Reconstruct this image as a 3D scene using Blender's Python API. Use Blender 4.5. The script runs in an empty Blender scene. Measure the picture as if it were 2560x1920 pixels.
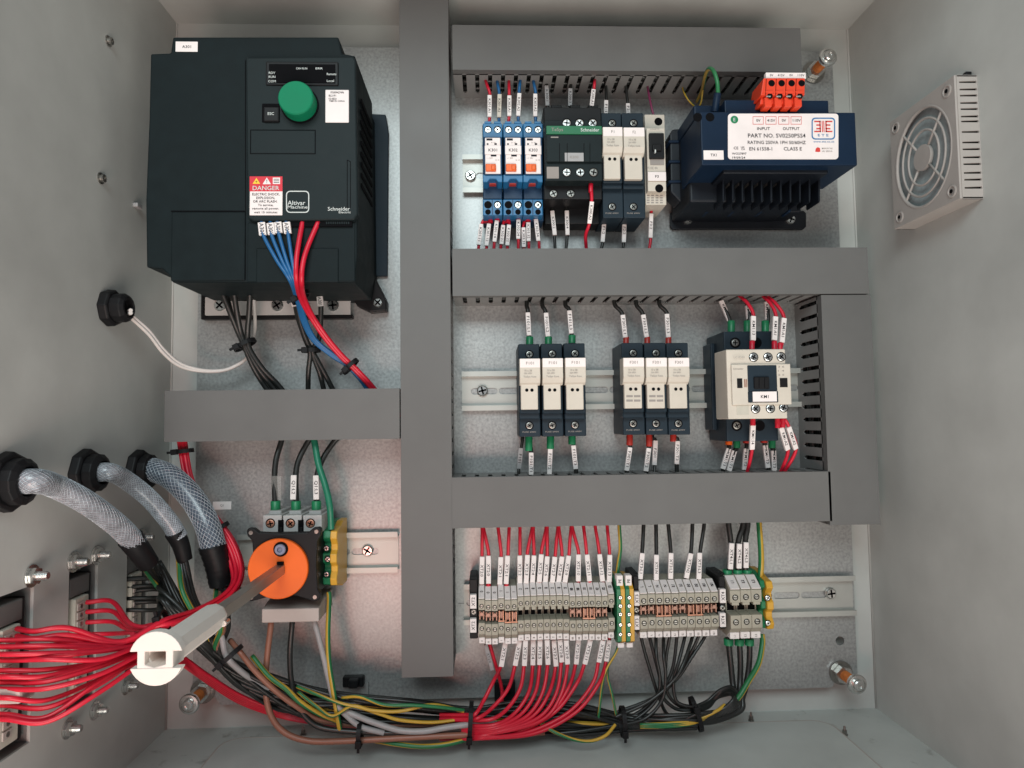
import bpy, bmesh, math, random
from mathutils import Vector, Matrix
random.seed(7)
S = 0.001                       # everything below is written in millimetres
scene = bpy.context.scene
COL = scene.collection

# ------------------------------------------------------------------ camera
F = 1650.0                      # focal length in pixels of a 2560 wide picture
D0 = 594.0                      # camera to mounting plate, mm
YAW, PIT, ROL = (-0.0370, 0.0560, -0.0130)
Yc = Vector((math.sin(YAW), math.sin(PIT), 1)).normalized()
Xc = Vector((1, ROL, 0)); Xc = (Xc - Yc * Xc.dot(Yc)).normalized()
Zc = Yc.cross(Xc)
cam_d = bpy.data.cameras.new('camera'); cam = bpy.data.objects.new('camera', cam_d); COL.objects.link(cam)
R = Matrix(((Xc[0], -Xc[1], -Xc[2]), (Yc[0], -Yc[1], -Yc[2]), (-Zc[0], Zc[1], Zc[2])))
cam.matrix_world = Matrix.Translation((0, -D0 * S, 0)) @ R.to_4x4()
cam_d.sensor_width = 36; cam_d.lens = 36 * F / 2560
cam_d.clip_start = 0.005; cam_d.clip_end = 50
scene.camera = cam
scene.view_settings.view_transform = 'Standard'; scene.view_settings.look = 'None'
scene.view_settings.exposure = 0.04; scene.view_settings.gamma = 1

# ------------------------------------------------------------------ light
world = bpy.data.worlds.new('World'); scene.world = world; world.use_nodes = True
world.node_tree.nodes['Background'].inputs[0].default_value = (0.88, 0.94, 1, 1)
world.node_tree.nodes['Background'].inputs[1].default_value = 0.25
def lamp(name, loc, target, size, power, col, sy=None):
    l = bpy.data.lights.new(name, 'AREA'); l.energy = power; l.color = col; l.size = size
    if sy: l.shape = 'RECTANGLE'; l.size_y = sy
    o = bpy.data.objects.new(name, l); COL.objects.link(o); o.location = loc
    o.rotation_euler = (Vector(target) - Vector(loc)).to_track_quat('-Z', 'Y').to_euler()
    return o
lamp('ceiling_light', (-0.16, -1.15, 0.62), (0, 0, 0.08), 0.6, 8.0, (0.84, 0.98, 1.0), 0.45)
lamp('floor_bounce', (0.12, -1.0, -0.80), (0, 0, -0.26), 1.0, 15.5, (1.0, 0.945, 0.86))
lamp('added_reflection_lamp', (-0.17, -0.72, -0.26), (-0.08, 0, -0.12), 0.10, 0.55, (1.0, 0.24, 0.17))  # added red lamp, imitates a pink-clothed figure mirrored in the plate

# ------------------------------------------------------------------ materials
def mat(name, col, rough=0.5, metal=0.0, var=0.06, bump=0.0, scale=60, spec=0.5, vor=False, trans=0.0, alpha=1.0):
    m = bpy.data.materials.new(name); m.use_nodes = True
    nt = m.node_tree; b = nt.nodes['Principled BSDF']
    b.inputs['Roughness'].default_value = rough; b.inputs['Metallic'].default_value = metal
    b.inputs['Specular IOR Level'].default_value = spec
    b.inputs['Transmission Weight'].default_value = trans; b.inputs['Alpha'].default_value = alpha
    c = (col[0], col[1], col[2], 1)
    tc = nt.nodes.new('ShaderNodeTexCoord')
    n = nt.nodes.new('ShaderNodeTexNoise'); n.inputs['Scale'].default_value = scale; n.inputs['Detail'].default_value = 5
    nt.links.new(tc.outputs['Object'], n.inputs['Vector'])
    src = n.outputs['Fac']
    if vor:
        v = nt.nodes.new('ShaderNodeTexVoronoi'); v.inputs['Scale'].default_value = scale * 4
        nt.links.new(tc.outputs['Object'], v.inputs['Vector'])
        mx = nt.nodes.new('ShaderNodeMath'); mx.operation = 'MULTIPLY_ADD'
        sp = nt.nodes.new('ShaderNodeSeparateColor'); nt.links.new(v.outputs['Color'], sp.inputs[0])
        nt.links.new(sp.outputs[0], mx.inputs[0]); mx.inputs[1].default_value = 0.5
        h = nt.nodes.new('ShaderNodeMath'); h.operation = 'MULTIPLY'; h.inputs[1].default_value = 0.5
        nt.links.new(n.outputs['Fac'], h.inputs[0]); nt.links.new(h.outputs[0], mx.inputs[2])
        src = mx.outputs[0]
    r = nt.nodes.new('ShaderNodeValToRGB')
    r.color_ramp.elements[0].position = 0.3; r.color_ramp.elements[1].position = 0.7
    r.color_ramp.elements[0].color = tuple(x * (1 - var) for x in c[:3]) + (1,)
    r.color_ramp.elements[1].color = tuple(min(1, x * (1 + var)) for x in c[:3]) + (1,)
    nt.links.new(src, r.inputs[0]); nt.links.new(r.outputs[0], b.inputs['Base Color'])
    if name in ('grey_powder_coat', 'grey_duct_pvc', 'dusty_floor_paint', 'galvanised_steel', 'dark_green_grey_plastic'):
        # handling marks and dust: broad soft smudges, plus fine scratches
        n2 = nt.nodes.new('ShaderNodeTexNoise'); n2.inputs['Scale'].default_value = 7; n2.inputs['Detail'].default_value = 7; n2.inputs['Roughness'].default_value = .62
        nt.links.new(tc.outputs['Object'], n2.inputs['Vector'])
        mr2 = nt.nodes.new('ShaderNodeMapRange'); mr2.inputs['From Min'].default_value = .3; mr2.inputs['From Max'].default_value = .7
        mr2.inputs['To Min'].default_value = .90; mr2.inputs['To Max'].default_value = 1.06
        nt.links.new(n2.outputs['Fac'], mr2.inputs['Value'])
        mu = nt.nodes.new('ShaderNodeMix'); mu.data_type = 'RGBA'; mu.blend_type = 'MULTIPLY'; mu.inputs[0].default_value = 1
        nt.links.new(r.outputs[0], mu.inputs[6]); nt.links.new(mr2.outputs[0], mu.inputs[7]); last = mu.outputs[2]
        if name == 'dusty_floor_paint':
            n3 = nt.nodes.new('ShaderNodeTexNoise'); n3.inputs['Scale'].default_value = 45; n3.inputs['Detail'].default_value = 8; n3.inputs['Roughness'].default_value = .7
            nt.links.new(tc.outputs['Object'], n3.inputs['Vector'])
            r3 = nt.nodes.new('ShaderNodeMapRange'); r3.inputs['From Min'].default_value = .57; r3.inputs['From Max'].default_value = .70; r3.inputs['To Max'].default_value = .55
            nt.links.new(n3.outputs['Fac'], r3.inputs['Value'])
            m3 = nt.nodes.new('ShaderNodeMix'); m3.data_type = 'RGBA'; nt.links.new(r3.outputs[0], m3.inputs[0]); nt.links.new(last, m3.inputs[6]); m3.inputs[7].default_value = (.12, .10, .08, 1); last = m3.outputs[2]
        nt.links.new(last, b.inputs['Base Color'])
    mr = nt.nodes.new('ShaderNodeMapRange'); mr.inputs['To Min'].default_value = rough * 0.85; mr.inputs['To Max'].default_value = min(1, rough * 1.15 + 0.02)
    nt.links.new(src, mr.inputs['Value']); nt.links.new(mr.outputs[0], b.inputs['Roughness'])
    if bump:
        bp = nt.nodes.new('ShaderNodeBump'); bp.inputs['Strength'].default_value = bump; bp.inputs['Distance'].default_value = 0.0005
        nt.links.new(src, bp.inputs['Height']); nt.links.new(bp.outputs[0], b.inputs['Normal'])
    return m
M = dict(
 paint=mat('grey_powder_coat', (.50, .505, .48), .5, 0, .05, .15, 14),
 floorpaint=mat('dusty_floor_paint', (.50, .505, .48), .55, 0, .05, .15, 14),
 galv=mat('galvanised_steel', (.355, .36, .355), .37, .50, .20, .12, 430, vor=False),
 hose2=mat('clear_grey_hose', (.24, .245, .27), .2, 0, .3, .1, 200, .7),
 rail=mat('zinc_passivated_steel', (.46, .46, .43), .42, .5, .06, .05, 40),
 pvc=mat('grey_duct_pvc', (.118, .116, .113), .55, 0, .04, .05, 30),
 pvcside=mat('grey_slotted_pvc', (.21, .207, .202), .6, 0, .05, .05, 30),
 drive=mat('dark_green_grey_plastic', (.0075, .0125, .0140), .55, 0, .15, .1, 90, .12),
 drive2=mat('dark_grey_cover_plastic', (.0105, .0165, .018), .5, 0, .12, .1, 90, .15),
 black=mat('black_plastic', (.008, .008, .009), .48, 0, .15, .1, 60, .22),
 recess=mat('black_recess', (.003, .003, .004), .8, 0, .1, 0, 60, .1),
 navy=mat('slate_blue_plastic', (.012, .023, .034), .5, 0, .1, .05, 60, .25),
 tnavy=mat('navy_varnish', (.004, .015, .037), .45, 0, .12, .1, 40, .22),
 tblack=mat('blue_black_varnish', (.0035, .006, .011), .5, 0, .2, .3, 80, .4),
 beige=mat('beige_plastic', (.58, .525, .45), .5, 0, .05, .03, 60),
 terminal=mat('warm_grey_polyamide', (.37, .34, .27), .5, 0, .08, .05, 90),
 cover=mat('light_grey_plastic', (.42, .36, .33), .5, 0, .04, .03, 60),
 iso=mat('grey_isolator_plastic', (.45, .44, .43), .5, 0, .05, .03, 60),
 label=mat('white_label', (.82, .74, .72), .55, 0, .04, 0, 60),
 tag=mat('white_marker_sleeve', (.76, .70, .68), .4, 0, .05, 0, 60),
 clear=mat('clear_marker_sleeve', (.40, .38, .36), .15, 0, .1, 0, 60, alpha=.35),
 ink=mat('black_ink', (.02, .02, .025), .6, 0, .1, 0, 60, .2),
 inkw=mat('white_print', (.62, .65, .63), .6, 0, .05, 0, 60, .2),
 inkg=mat('grey_print', (.3, .27, .25), .6, 0, .05, 0, 60, .2),
 inkr=mat('red_print', (.62, .06, .05), .6, 0, .05, 0, 60, .2),
 inkb=mat('blue_print', (.05, .18, .38), .6, 0, .05, 0, 60, .2),
 danger=mat('red_sticker', (.60, .012, .03), .5, 0, .04, 0, 60),
 yellow=mat('yellow_print', (.85, .55, .03), .5, 0, .04, 0, 60),
 green=mat('green_dial_plastic', (.004, .19, .09), .6, 0, .05, .05, 60, .2),
 band=mat('green_band_plastic', (.01, .13, .055), .5, 0, .05, 0, 60),
 relay=mat('blue_socket_plastic', (.012, .13, .29), .4, 0, .12, .05, 60),
 relayd=mat('dark_blue_socket_plastic', (.006, .04, .10), .5, 0, .12, .05, 60),
 orange=mat('orange_plastic', (.76, .115, .004), .45, 0, .04, .03, 60),
 tred=mat('orange_red_terminal_plastic', (.72, .05, .015), .42, 0, .06, .03, 60),
 peg=mat('earth_green_plastic', (.01, .17, .07), .42, 0, .06, .03, 60),
 pey=mat('earth_yellow_plastic', (.62, .33, .03), .42, 0, .06, .03, 60),
 wred=mat('red_pvc_insulation', (.56, .008, .030), .38, 0, .08, .05, 90),
 wblack=mat('black_pvc_insulation', (.014, .015, .014), .36, 0, .15, .05, 90, .5),
 wblue=mat('blue_pvc_insulation', (.012, .105, .27), .38, 0, .08, .05, 90),
 wgreen=mat('green_pvc_insulation', (.012, .16, .09), .4, 0, .08, .05, 90),
 wyel=mat('yellow_pvc_insulation', (.52, .32, .035), .4, 0, .08, .05, 90),
 wgy=mat('green_stripe_insulation', (.015, .15, .05), .4, 0, .08, .05, 90),
 wgrey=mat('grey_pvc_insulation', (.33, .32, .32), .4, 0, .08, .05, 90),
 wbrown=mat('brown_pvc_insulation', (.27, .115, .075), .4, 0, .08, .05, 90),
 wwhite=mat('white_silicone_insulation', (.62, .57, .54), .4, 0, .06, .05, 90),
 wpurple=mat('purple_pvc_insulation', (.17, .02, .07), .4, 0, .08, .05, 90),
 fgreen=mat('green_ferrule', (.012, .20, .08), .4, 0, .06, 0, 60),
 fred=mat('red_ferrule', (.42, .03, .02), .4, 0, .06, 0, 60),
 steel=mat('zinc_plated_steel', (.66, .66, .64), .24, .95, .12, .1, 200),
 dsteel=mat('dark_screw_steel', (.28, .27, .25), .35, .9, .2, .1, 200),
 copper=mat('copper', (.42, .20, .13), .38, .5, .15, .1, 200),
 jumper=mat('tinned_copper_jumper', (.36, .19, .14), .42, .4, .2, .1, 200),
 ostud=mat('copper_plated_stud', (.70, .22, .06), .42, .5, .2, .3, 200),
 white=mat('white_handle_plastic', (.72, .655, .60), .45, 0, .03, .03, 60),
 shaft=mat('dull_square_steel', (.36, .33, .29), .34, .85, .08, .05, 30),
 hose=mat('translucent_grey_hose', (.07, .09, .12), .25, 0, .25, .1, 160, .7),
 braid=mat('silver_braid', (.58, .63, .68), .3, .4, .2, .1, 200),
 fanp=mat('beige_grey_fan_plastic', (.40, .365, .34), .5, 0, .04, .03, 60),
 filt=mat('pale_filter_mat', (.36, .42, .43), .9, 0, .12, .4, 300),
 pcb=mat('connector_grey_plastic', (.50, .47, .40), .5, 0, .1, .05, 60),
)

# ------------------------------------------------------------------ pixel ray helpers (points are real 3D points in mm)
def ray(px, py):
    v = Vector(((px - 1280) / F, (py - 960) / F, 1))
    return Vector((Xc.dot(v), Yc.dot(v), -Zc.dot(v)))
def P(px, py, d=0.0):
    r = ray(px, py); t = (D0 - d) / r.y
    return Vector((r.x * t, -d, r.z * t))
def PX(px, py, X):
    r = ray(px, py); t = X / r.x
    return Vector((X, -D0 + r.y * t, r.z * t))
def PZ(px, py, Z):
    r = ray(px, py); t = Z / r.z
    return Vector((r.x * t, -D0 + r.y * t, Z))
def rect(x0, y0, x1, y1, d):
    xm, ym = (x0 + x1) / 2, (y0 + y1) / 2
    return P(x0, ym, d).x, P(x1, ym, d).x, P(xm, y1, d).z, P(xm, y0, d).z    # X0 X1 Z0 Z1

# ------------------------------------------------------------------ mesh builder
class MB:
    def __init__(s): s.bm = bmesh.new(); s.mats = []
    def mi(s, m):
        if m not in s.mats: s.mats.append(m)
        return s.mats.index(m)
    def face(s, vs, i, sm=False):
        try: f = s.bm.faces.new(vs)
        except ValueError: return
        f.material_index = i; f.smooth = sm
    def hexa(s, c, m):
        v = [s.bm.verts.new(p) for p in c]; i = s.mi(m)
        for q in ((0, 3, 2, 1), (4, 5, 6, 7), (0, 1, 5, 4), (1, 2, 6, 5), (2, 3, 7, 6), (3, 0, 4, 7)):
            s.face([v[k] for k in q], i)
        return s
    def box(s, x0, x1, y0, y1, z0, z1, m):
        if x0 > x1: x0, x1 = x1, x0
        if y0 > y1: y0, y1 = y1, y0
        if z0 > z1: z0, z1 = z1, z0
        return s.hexa([(x0, y0, z0), (x1, y0, z0), (x1, y1, z0), (x0, y1, z0), (x0, y0, z1), (x1, y0, z1), (x1, y1, z1), (x0, y1, z1)], m)
    def pbox(s, x0, y0, x1, y1, df, db, m):
        X0, X1, Z0, Z1 = rect(x0, y0, x1, y1, df)
        return s.box(X0, X1, -df, -db, Z0, Z1, m)
    def prism(s, pts, vec, m, sm=False):
        vec = Vector(vec); i = s.mi(m)
        a = [s.bm.verts.new(p) for p in pts]; b = [s.bm.verts.new(Vector(p) + vec) for p in pts]
        s.face(a, i); s.face(b[::-1], i); n = len(a)
        for k in range(n): s.face([a[k], b[k], b[(k + 1) % n], a[(k + 1) % n]], i, sm)
        return s
    def pprism(s, pts, df, db, m):
        return s.prism([P(x, y, df) for x, y in pts], (0, df - db, 0), m)
    def cyl(s, p0, p1, r0, m, r1=None, n=16, cap=True):
        p0 = Vector(p0); p1 = Vector(p1); r1 = r0 if r1 is None else r1
        ax = (p1 - p0).normalized(); u = ax.orthogonal().normalized(); w = ax.cross(u); i = s.mi(m)
        A = []; B = []
        for k in range(n):
            t = 2 * math.pi * k / n; q = u * math.cos(t) + w * math.sin(t)
            A.append(s.bm.verts.new(p0 + q * r0)); B.append(s.bm.verts.new(p1 + q * r1))
        for k in range(n): s.face([A[k], A[(k + 1) % n], B[(k + 1) % n], B[k]], i, n > 8)
        if cap:
            s.face(A[::-1], i)
            s.face([s.bm.verts.new(v.co) for v in B], i)
        return s
    def lathe(s, p0, ax, prof, m, n=16):
        p0 = Vector(p0); ax = Vector(ax).normalized(); u = ax.orthogonal().normalized(); w = ax.cross(u); i = s.mi(m)
        prev = None
        for (r, h) in prof:
            ring = [s.bm.verts.new(p0 + ax * h + (u * math.cos(2 * math.pi * k / n) + w * math.sin(2 * math.pi * k / n)) * max(r, .01)) for k in range(n)]
            if prev:
                for k in range(n): s.face([prev[k], prev[(k + 1) % n], ring[(k + 1) % n], ring[k]], i, False)
            prev = ring
        s.face(prev, i)
        return s
    def tube(s, pts, rad, m, n=8, m2=None, twist=0.0, split=0.5, close=False):
        pts = [Vector(p) for p in pts]; i = s.mi(m); j = s.mi(m2) if m2 else i
        N = len(pts); u = None; prev = None; first = None
        for k, p in enumerate(pts):
            if close: t = pts[(k + 1) % N] - pts[k - 1]
            else: t = pts[min(k + 1, N - 1)] - pts[max(k - 1, 0)]
            t.normalize()
            if u is None: u = t.cross(Vector((0, 1, 0)));  u = t.orthogonal() if u.length < .1 else u
            u = (u - t * u.dot(t)).normalized(); w = t.cross(u)
            r = rad(k / (N - 1)) if callable(rad) else rad
            ph = twist * k / (N - 1)
            ring = [s.bm.verts.new(p + (u * math.cos(2 * math.pi * q / n + ph) + w * math.sin(2 * math.pi * q / n + ph)) * r) for q in range(n)]
            if prev:
                for q in range(n): s.face([prev[q], prev[(q + 1) % n], ring[(q + 1) % n], ring[q]], j if (m2 and math.cos(2 * math.pi * (q + .5) / n - .6) > .72) else i, True)
            else: first = ring
            prev = ring
        if close:
            for q in range(n): s.face([prev[q], prev[(q + 1) % n], first[(q + 1) % n], first[q]], i, True)
        else:
            s.face(first[::-1], i); s.face([s.bm.verts.new(v.co) for v in prev], i)
        return s
    def plate(s, outer, holes, m, thick=None):
        """flat sheet with holes; outer/holes lists of 3D points; thick = extrusion vector"""
        es = []; i = s.mi(m); loops = []
        for lp in [outer] + holes:
            vs = [s.bm.verts.new(p) for p in lp]; loops.append(vs)
            es += [s.bm.edges.new((vs[k], vs[(k + 1) % len(vs)])) for k in range(len(vs))]
        g = bmesh.ops.triangle_fill(s.bm, edges=es, use_beauty=True)
        fs = [f for f in g['geom'] if isinstance(f, bmesh.types.BMFace)]
        for f in fs: f.material_index = i
        if thick:
            tv = Vector(thick); cp = {}
            for f in fs:
                nv = []
                for v in f.verts:
                    if v not in cp: cp[v] = s.bm.verts.new(v.co + tv)
                    nv.append(cp[v])
                s.face(nv[::-1], i)
            for vs in loops:
                for k in range(len(vs)):
                    a, b = vs[k], vs[(k + 1) % len(vs)]
                    if a in cp and b in cp: s.face([a, b, cp[b], cp[a]], i)
        return s
    def build(s, name, parent=None, bevel=0, seg=2, origin=None):
        bm = s.bm
        bmesh.ops.recalc_face_normals(bm, faces=bm.faces)
        if parent is not None: o0 = Vector(parent['o'])
        elif origin is not None: o0 = Vector(origin)
        else:
            xs = [v.co for v in bm.verts]
            o0 = Vector(((min(v.x for v in xs) + max(v.x for v in xs)) / 2, max(v.y for v in xs), min(v.z for v in xs)))
        for v in bm.verts: v.co = (v.co - o0) * S
        me = bpy.data.meshes.new(name); bm.to_mesh(me); bm.free()
        for m in s.mats: me.materials.append(m)
        o = bpy.data.objects.new(name, me); COL.objects.link(o)
        o['o'] = tuple(o0)
        if parent is not None: o.parent = parent
        else: o.location = o0 * S
        if bevel:
            b = o.modifiers.new('edge', 'BEVEL'); b.width = bevel * S; b.segments = seg; b.limit_method = 'ANGLE'; b.angle_limit = math.radians(40)
        return o
def thing(name, label, cat, at, group=None):
    o = bpy.data.objects.new(name, None); COL.objects.link(o); o.location = Vector(at) * S; o['o'] = tuple(at)
    o.empty_display_size = .01; o['label'] = label; o['category'] = cat
    if group: o['group'] = group
    return o
def tag(o, label, cat, group=None):
    o['label'] = label; o['category'] = cat
    if group: o['group'] = group
    return o
def struct(o, label=None):
    o['kind'] = 'structure'
    if label: o['label'] = label
    return o
def dup(root, shift, label, group=None):
    r = root.copy(); COL.objects.link(r); r.location = root.location + Vector(shift) * S
    r['o'] = tuple(Vector(root['o']) + Vector(shift)); r['label'] = label
    if group: r['group'] = group
    for ch in list(root.children):
        if ch.name.startswith('lettering'): continue
        c = ch.copy(); COL.objects.link(c); c.parent = r; c['o'] = r['o']
        for g in list(ch.children):
            d = g.copy(); COL.objects.link(d); d.parent = c; d['o'] = r['o']
    return r

# ------------------------------------------------------------------ lettering
_tc = {}
def glyphs(s):
    if s not in _tc:
        c = bpy.data.curves.new('t', 'FONT'); c.body = s; c.align_x = 'CENTER'; c.align_y = 'CENTER'; c.size = 1; c.resolution_u = 2; c.offset = .006
        o = bpy.data.objects.new('t', c); COL.objects.link(o)
        me = o.to_mesh(); vs = [(v.co.x, v.co.y) for v in me.vertices]; fs = [tuple(p.vertices) for p in me.polygons]
        o.to_mesh_clear(); bpy.data.objects.remove(o); bpy.data.curves.remove(c)
        if vs:
            xs = [v[0] for v in vs]; ys = [v[1] for v in vs]; cx = (min(xs) + max(xs)) / 2; cy = (min(ys) + max(ys)) / 2
            w = max(xs) - min(xs); vs = [(x - cx, y - cy) for x, y in vs]
        else: w = 1
        _tc[s] = (vs, fs, w)
    return _tc[s]
def letters(items, m, parent, name='lettering', sub=None):
    """items: (text, centre 3D, cap height mm, u axis, v axis[, width mm])"""
    b = MB()
    for it in items:
        s, c, h, u, v = it[:5]; c = Vector(c); u = Vector(u).normalized(); v = Vector(v).normalized()
        vs, fs, w = glyphs(s); k = h / 0.70; kx = it[5] / w if len(it) > 5 and it[5] else k
        i = b.mi(m); L = [b.bm.verts.new(c + u * (x * kx) + v * (y * k)) for x, y in vs]
        for f in fs: b.face([L[q] for q in f], i)
    return b.build(name, parent)
UX = Vector((1, 0, 0)); UZ = Vector((0, 0, 1)); UY = Vector((0, 1, 0))
def ptxt(rows, d, m, parent):
    """rows: (text, px, py, height px[, width px]) printed on a face looking at the door, depth d"""
    k = (D0 - d) / F
    return letters([(r[0], P(r[1], r[2], d + .15), r[3] * k, UX, UZ, (r[4] * k if len(r) > 4 else None)) for r in rows], m, parent)

# ------------------------------------------------------------------ shared small pieces
def screw(parent, px, py, d, r=2.2, name='screw', m='steel', h=1.0, recess=0):
    p = P(px, py, d); b = MB()
    if recess: b.cyl(p + UY * .3, p - UY * .25, r * 1.35, M['recess'], n=16)
    b.lathe(p, (0, -1, 0), [(r, -.2), (r, h * .55), (r * .8, h), (0, h * 1.02)], M[m], 14)
    a = random.uniform(0, math.pi / 2)
    for t in (a, a + math.pi / 2):
        q = Vector((math.cos(t), 0, math.sin(t))); w = Vector((-q.z, 0, q.x)); c = p - UY * (h * 1.02)
        b.hexa([c + q * sx * r * .72 + w * sy * r * .15 - UY * sz for sz in (0.02, .12) for sx, sy in ((-1, -1), (1, -1), (1, 1), (-1, 1))], M['recess'])
    return b.build(name, parent)
def hole(parent, px, py, d, r, name='hole', m='recess'):
    p = P(px, py, d); b = MB(); b.cyl(p + UY * .2, p - UY * .12, r, M[m], n=14); return b.build(name, parent)
def sticker(parent, x0, y0, x1, y1, d, text=None, th=None, m='label', name='label_sticker', tm='ink', tw=None):
    b = MB(); b.pbox(x0, y0, x1, y1, d + .25, d - .1, M[m]); o = b.build(name, parent)
    if text: ptxt([(text, (x0 + x1) / 2, (y0 + y1) / 2, th or (y1 - y0) * .42) + ((tw,) if tw else ())], d + .3, M[tm], o)
    return o
def cr(pts, n=8):
    pts = [Vector(p) for p in pts]
    if len(pts) < 3: return [pts[0].lerp(pts[-1], k / n) for k in range(n + 1)]
    out = []; Q = [pts[0] * 2 - pts[1]] + pts + [pts[-1] * 2 - pts[-2]]
    for k in range(1, len(Q) - 2):
        a, b, c, e = Q[k - 1:k + 3]
        for j in range(n):
            t = j / n
            out.append(.5 * ((2 * b) + (c - a) * t + (2 * a - 5 * b + 4 * c - e) * t * t + (3 * b - a - 3 * c + e) * t ** 3))
    out.append(pts[-1]); return out
def sleeve(parent, a, b, d, text, w=3.6, m='tag', th=2.6, tm='ink', flip=False, off=2.0, d2=None):
    """flat marker sleeve on a wire, px ends a->b at wire depth d"""
    a = (a[0] + random.uniform(-1, 1), a[1] + random.uniform(-1.5, 1.5)); b = (b[0] + random.uniform(-1, 1), b[1] + random.uniform(-1.5, 1.5))
    A = P(a[0], a[1], d + off); B = P(b[0], b[1], (d if d2 is None else d2) + off); ax = (B - A).normalized(); q = ax.cross(UY).normalized(); f = ax.cross(q).normalized()
    if f.y > 0: f = -f
    mb = MB()
    mb.hexa([p + q * sx * w / 2 + f * sy for p in (A, B) for sx, sy in ((-1, -th + .6), (1, -th + .6), (1, .6), (-1, .6))], M[m])
    o = mb.build('marker_sleeve', parent, .25, 1)
    if text:
        c = (A + B) / 2 + f * .75; L = (B - A).length
        u = ax if not flip else -ax; v = f.cross(u).normalized()
        # face normal f must equal u x v
        v = f.cross(u)
        letters([(text, c, w * .58, u, v, min(L * .86, w * .48 * len(text)))], M[tm], o)
    return o
GW = {}
def wire(name, label, m, r, pts, grp=None, tags=(), ferr=None, m2=None, cat='wire', n=8, seg=8, twist=0.0):
    """pts: (px,py,d) or Vector"""
    W = [p if isinstance(p, Vector) else P(*p) for p in pts]
    b = MB(); b.tube(cr(W, seg), r, M[m], n, M[m2] if m2 else None, twist, .42)
    o = b.build(name, None, origin=W[0]); tag(o, label, cat, grp)
    for t in tags: sleeve(o, *t[:4], **(t[4] if len(t) > 4 else {}))
    if ferr:
        for (x, ya, yb, d, fr, fm) in ferr:
            f = MB(); f.cyl(P(x, ya, d), P(x, yb, d), fr, M[fm], n=14); f.build('ferrule', o, .3, 1)
    return o
def tie(px, py, d, ang, ra, rb, label, tail=3.6, w=3.4):
    """cable tie: oval strap round a bundle at px,py,d whose run direction is ang (deg, picture plane)"""
    c = P(px, py, d); a = math.radians(ang); ax = Vector((math.cos(a), 0, -math.sin(a))); q = Vector((ax.z, 0, -ax.x))
    t = thing('cable_tie', label, 'cable tie', c)
    b = MB(); N = 24; ring = [c + q * math.cos(2 * math.pi * k / N) * ra + UY * math.sin(2 * math.pi * k / N) * rb for k in range(N)]
    i = b.mi(M['black']); V = []
    for k in range(N):
        o = (ring[k] - c).normalized()
        V.append([b.bm.verts.new(p) for p in (ring[k] - ax * w / 2, ring[k] + ax * w / 2, ring[k] + ax * w / 2 + o * 1.1, ring[k] - ax * w / 2 + o * 1.1)])
    for k in range(N):
        A, B = V[k], V[(k + 1) % N]
        for s in range(4): b.face([A[s], A[(s + 1) % 4], B[(s + 1) % 4], B[s]], i)
    b.build('strap', t)
    h = MB(); e = c + q * ra * .55 - UY * rb * .9
    h.hexa([e + q * x * 2.6 + ax * y * 2.3 - UY * z for z in (-1, 3) for x, y in ((-1, -1), (1, -1), (1, 1), (-1, 1))], M['black'])
    h.build('head', t, .4, 1)
    if tail:
        h = MB(); g = e + q * 2.5
        h.hexa([g + q * x + ax * y - UY * z for z in (.8, 1.8) for x, y in ((-1, -1), (tail, -1), (tail, 1), (-1, 1))], M['black']); h.build('tail', t)
    return t

# ================================================================== THE SETTING: enclosure
DB = -16                                            # enclosure back behind the plate
XL = P(416, 1700, DB).x; XR = P(2188, 1700, DB).x
ZB = P(1300, 1797, DB).z; ZT = P(900, 63, DB).z
YB = -DB; YF = -262.0
def slab(name, pts, m, holes=(), thick=None):
    b = MB(); b.plate(pts, list(holes), M[m], thick); return struct(b.build(name))
slab('back_wall', [(XL - 2, YB, ZB - 2), (XR + 2, YB, ZB - 2), (XR + 2, YB, ZT + 2), (XL - 2, YB, ZT + 2)], 'paint', thick=(0, 2, 0))
slab('right_wall', [(XR, YB, ZB), (XR, YB, ZT), (XR, YF, ZT), (XR, YF, ZB)], 'paint', thick=(2, 0, 0))
slab('ceiling', [(XL, YB, ZT), (XR, YB, ZT), (XR, YF, ZT), (XL, YF, ZT)], 'paint', thick=(0, 0, 2))
slab('floor', [(XL, YB, ZB), (XR, YB, ZB), (XR, YF, ZB), (XL, YF, ZB)], 'floorpaint', thick=(0, 0, -2))
for nm, x_, sx in (('corner_seam', XL, 1), ('corner_seam', XR, -1)):
    b = MB(); b.tube([(x_ + sx * .4, YB - .4, ZB), (x_ + sx * .4, YB - .4, ZT)], 1.0, M['paint'], 8); struct(b.build(nm))
# left wall with three connector cut-outs
def yx(px, py): return PX(px, py, XL)
cut = []
c2a = yx(173, 1428); c2b = yx(245, 1405); c2c = yx(163, 1793)
ZC1 = (c2a.z + c2b.z) / 2; ZC0 = c2c.z; WC = c2b.y - c2a.y
for ya in (c2a.y, yx(85, 1450).y - WC, yx(318, 1377).y):
    cut.append((ya, ya + WC))
hol = [[(XL, a, ZC0), (XL, b, ZC0), (XL, b, ZC1), (XL, a, ZC1)] for a, b in cut]
slab('left_wall', [(XL, YB, ZB), (XL, YB, ZT), (XL, YF, ZT), (XL, YF, ZB)], 'paint', hol, (-2, 0, 0))

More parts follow.
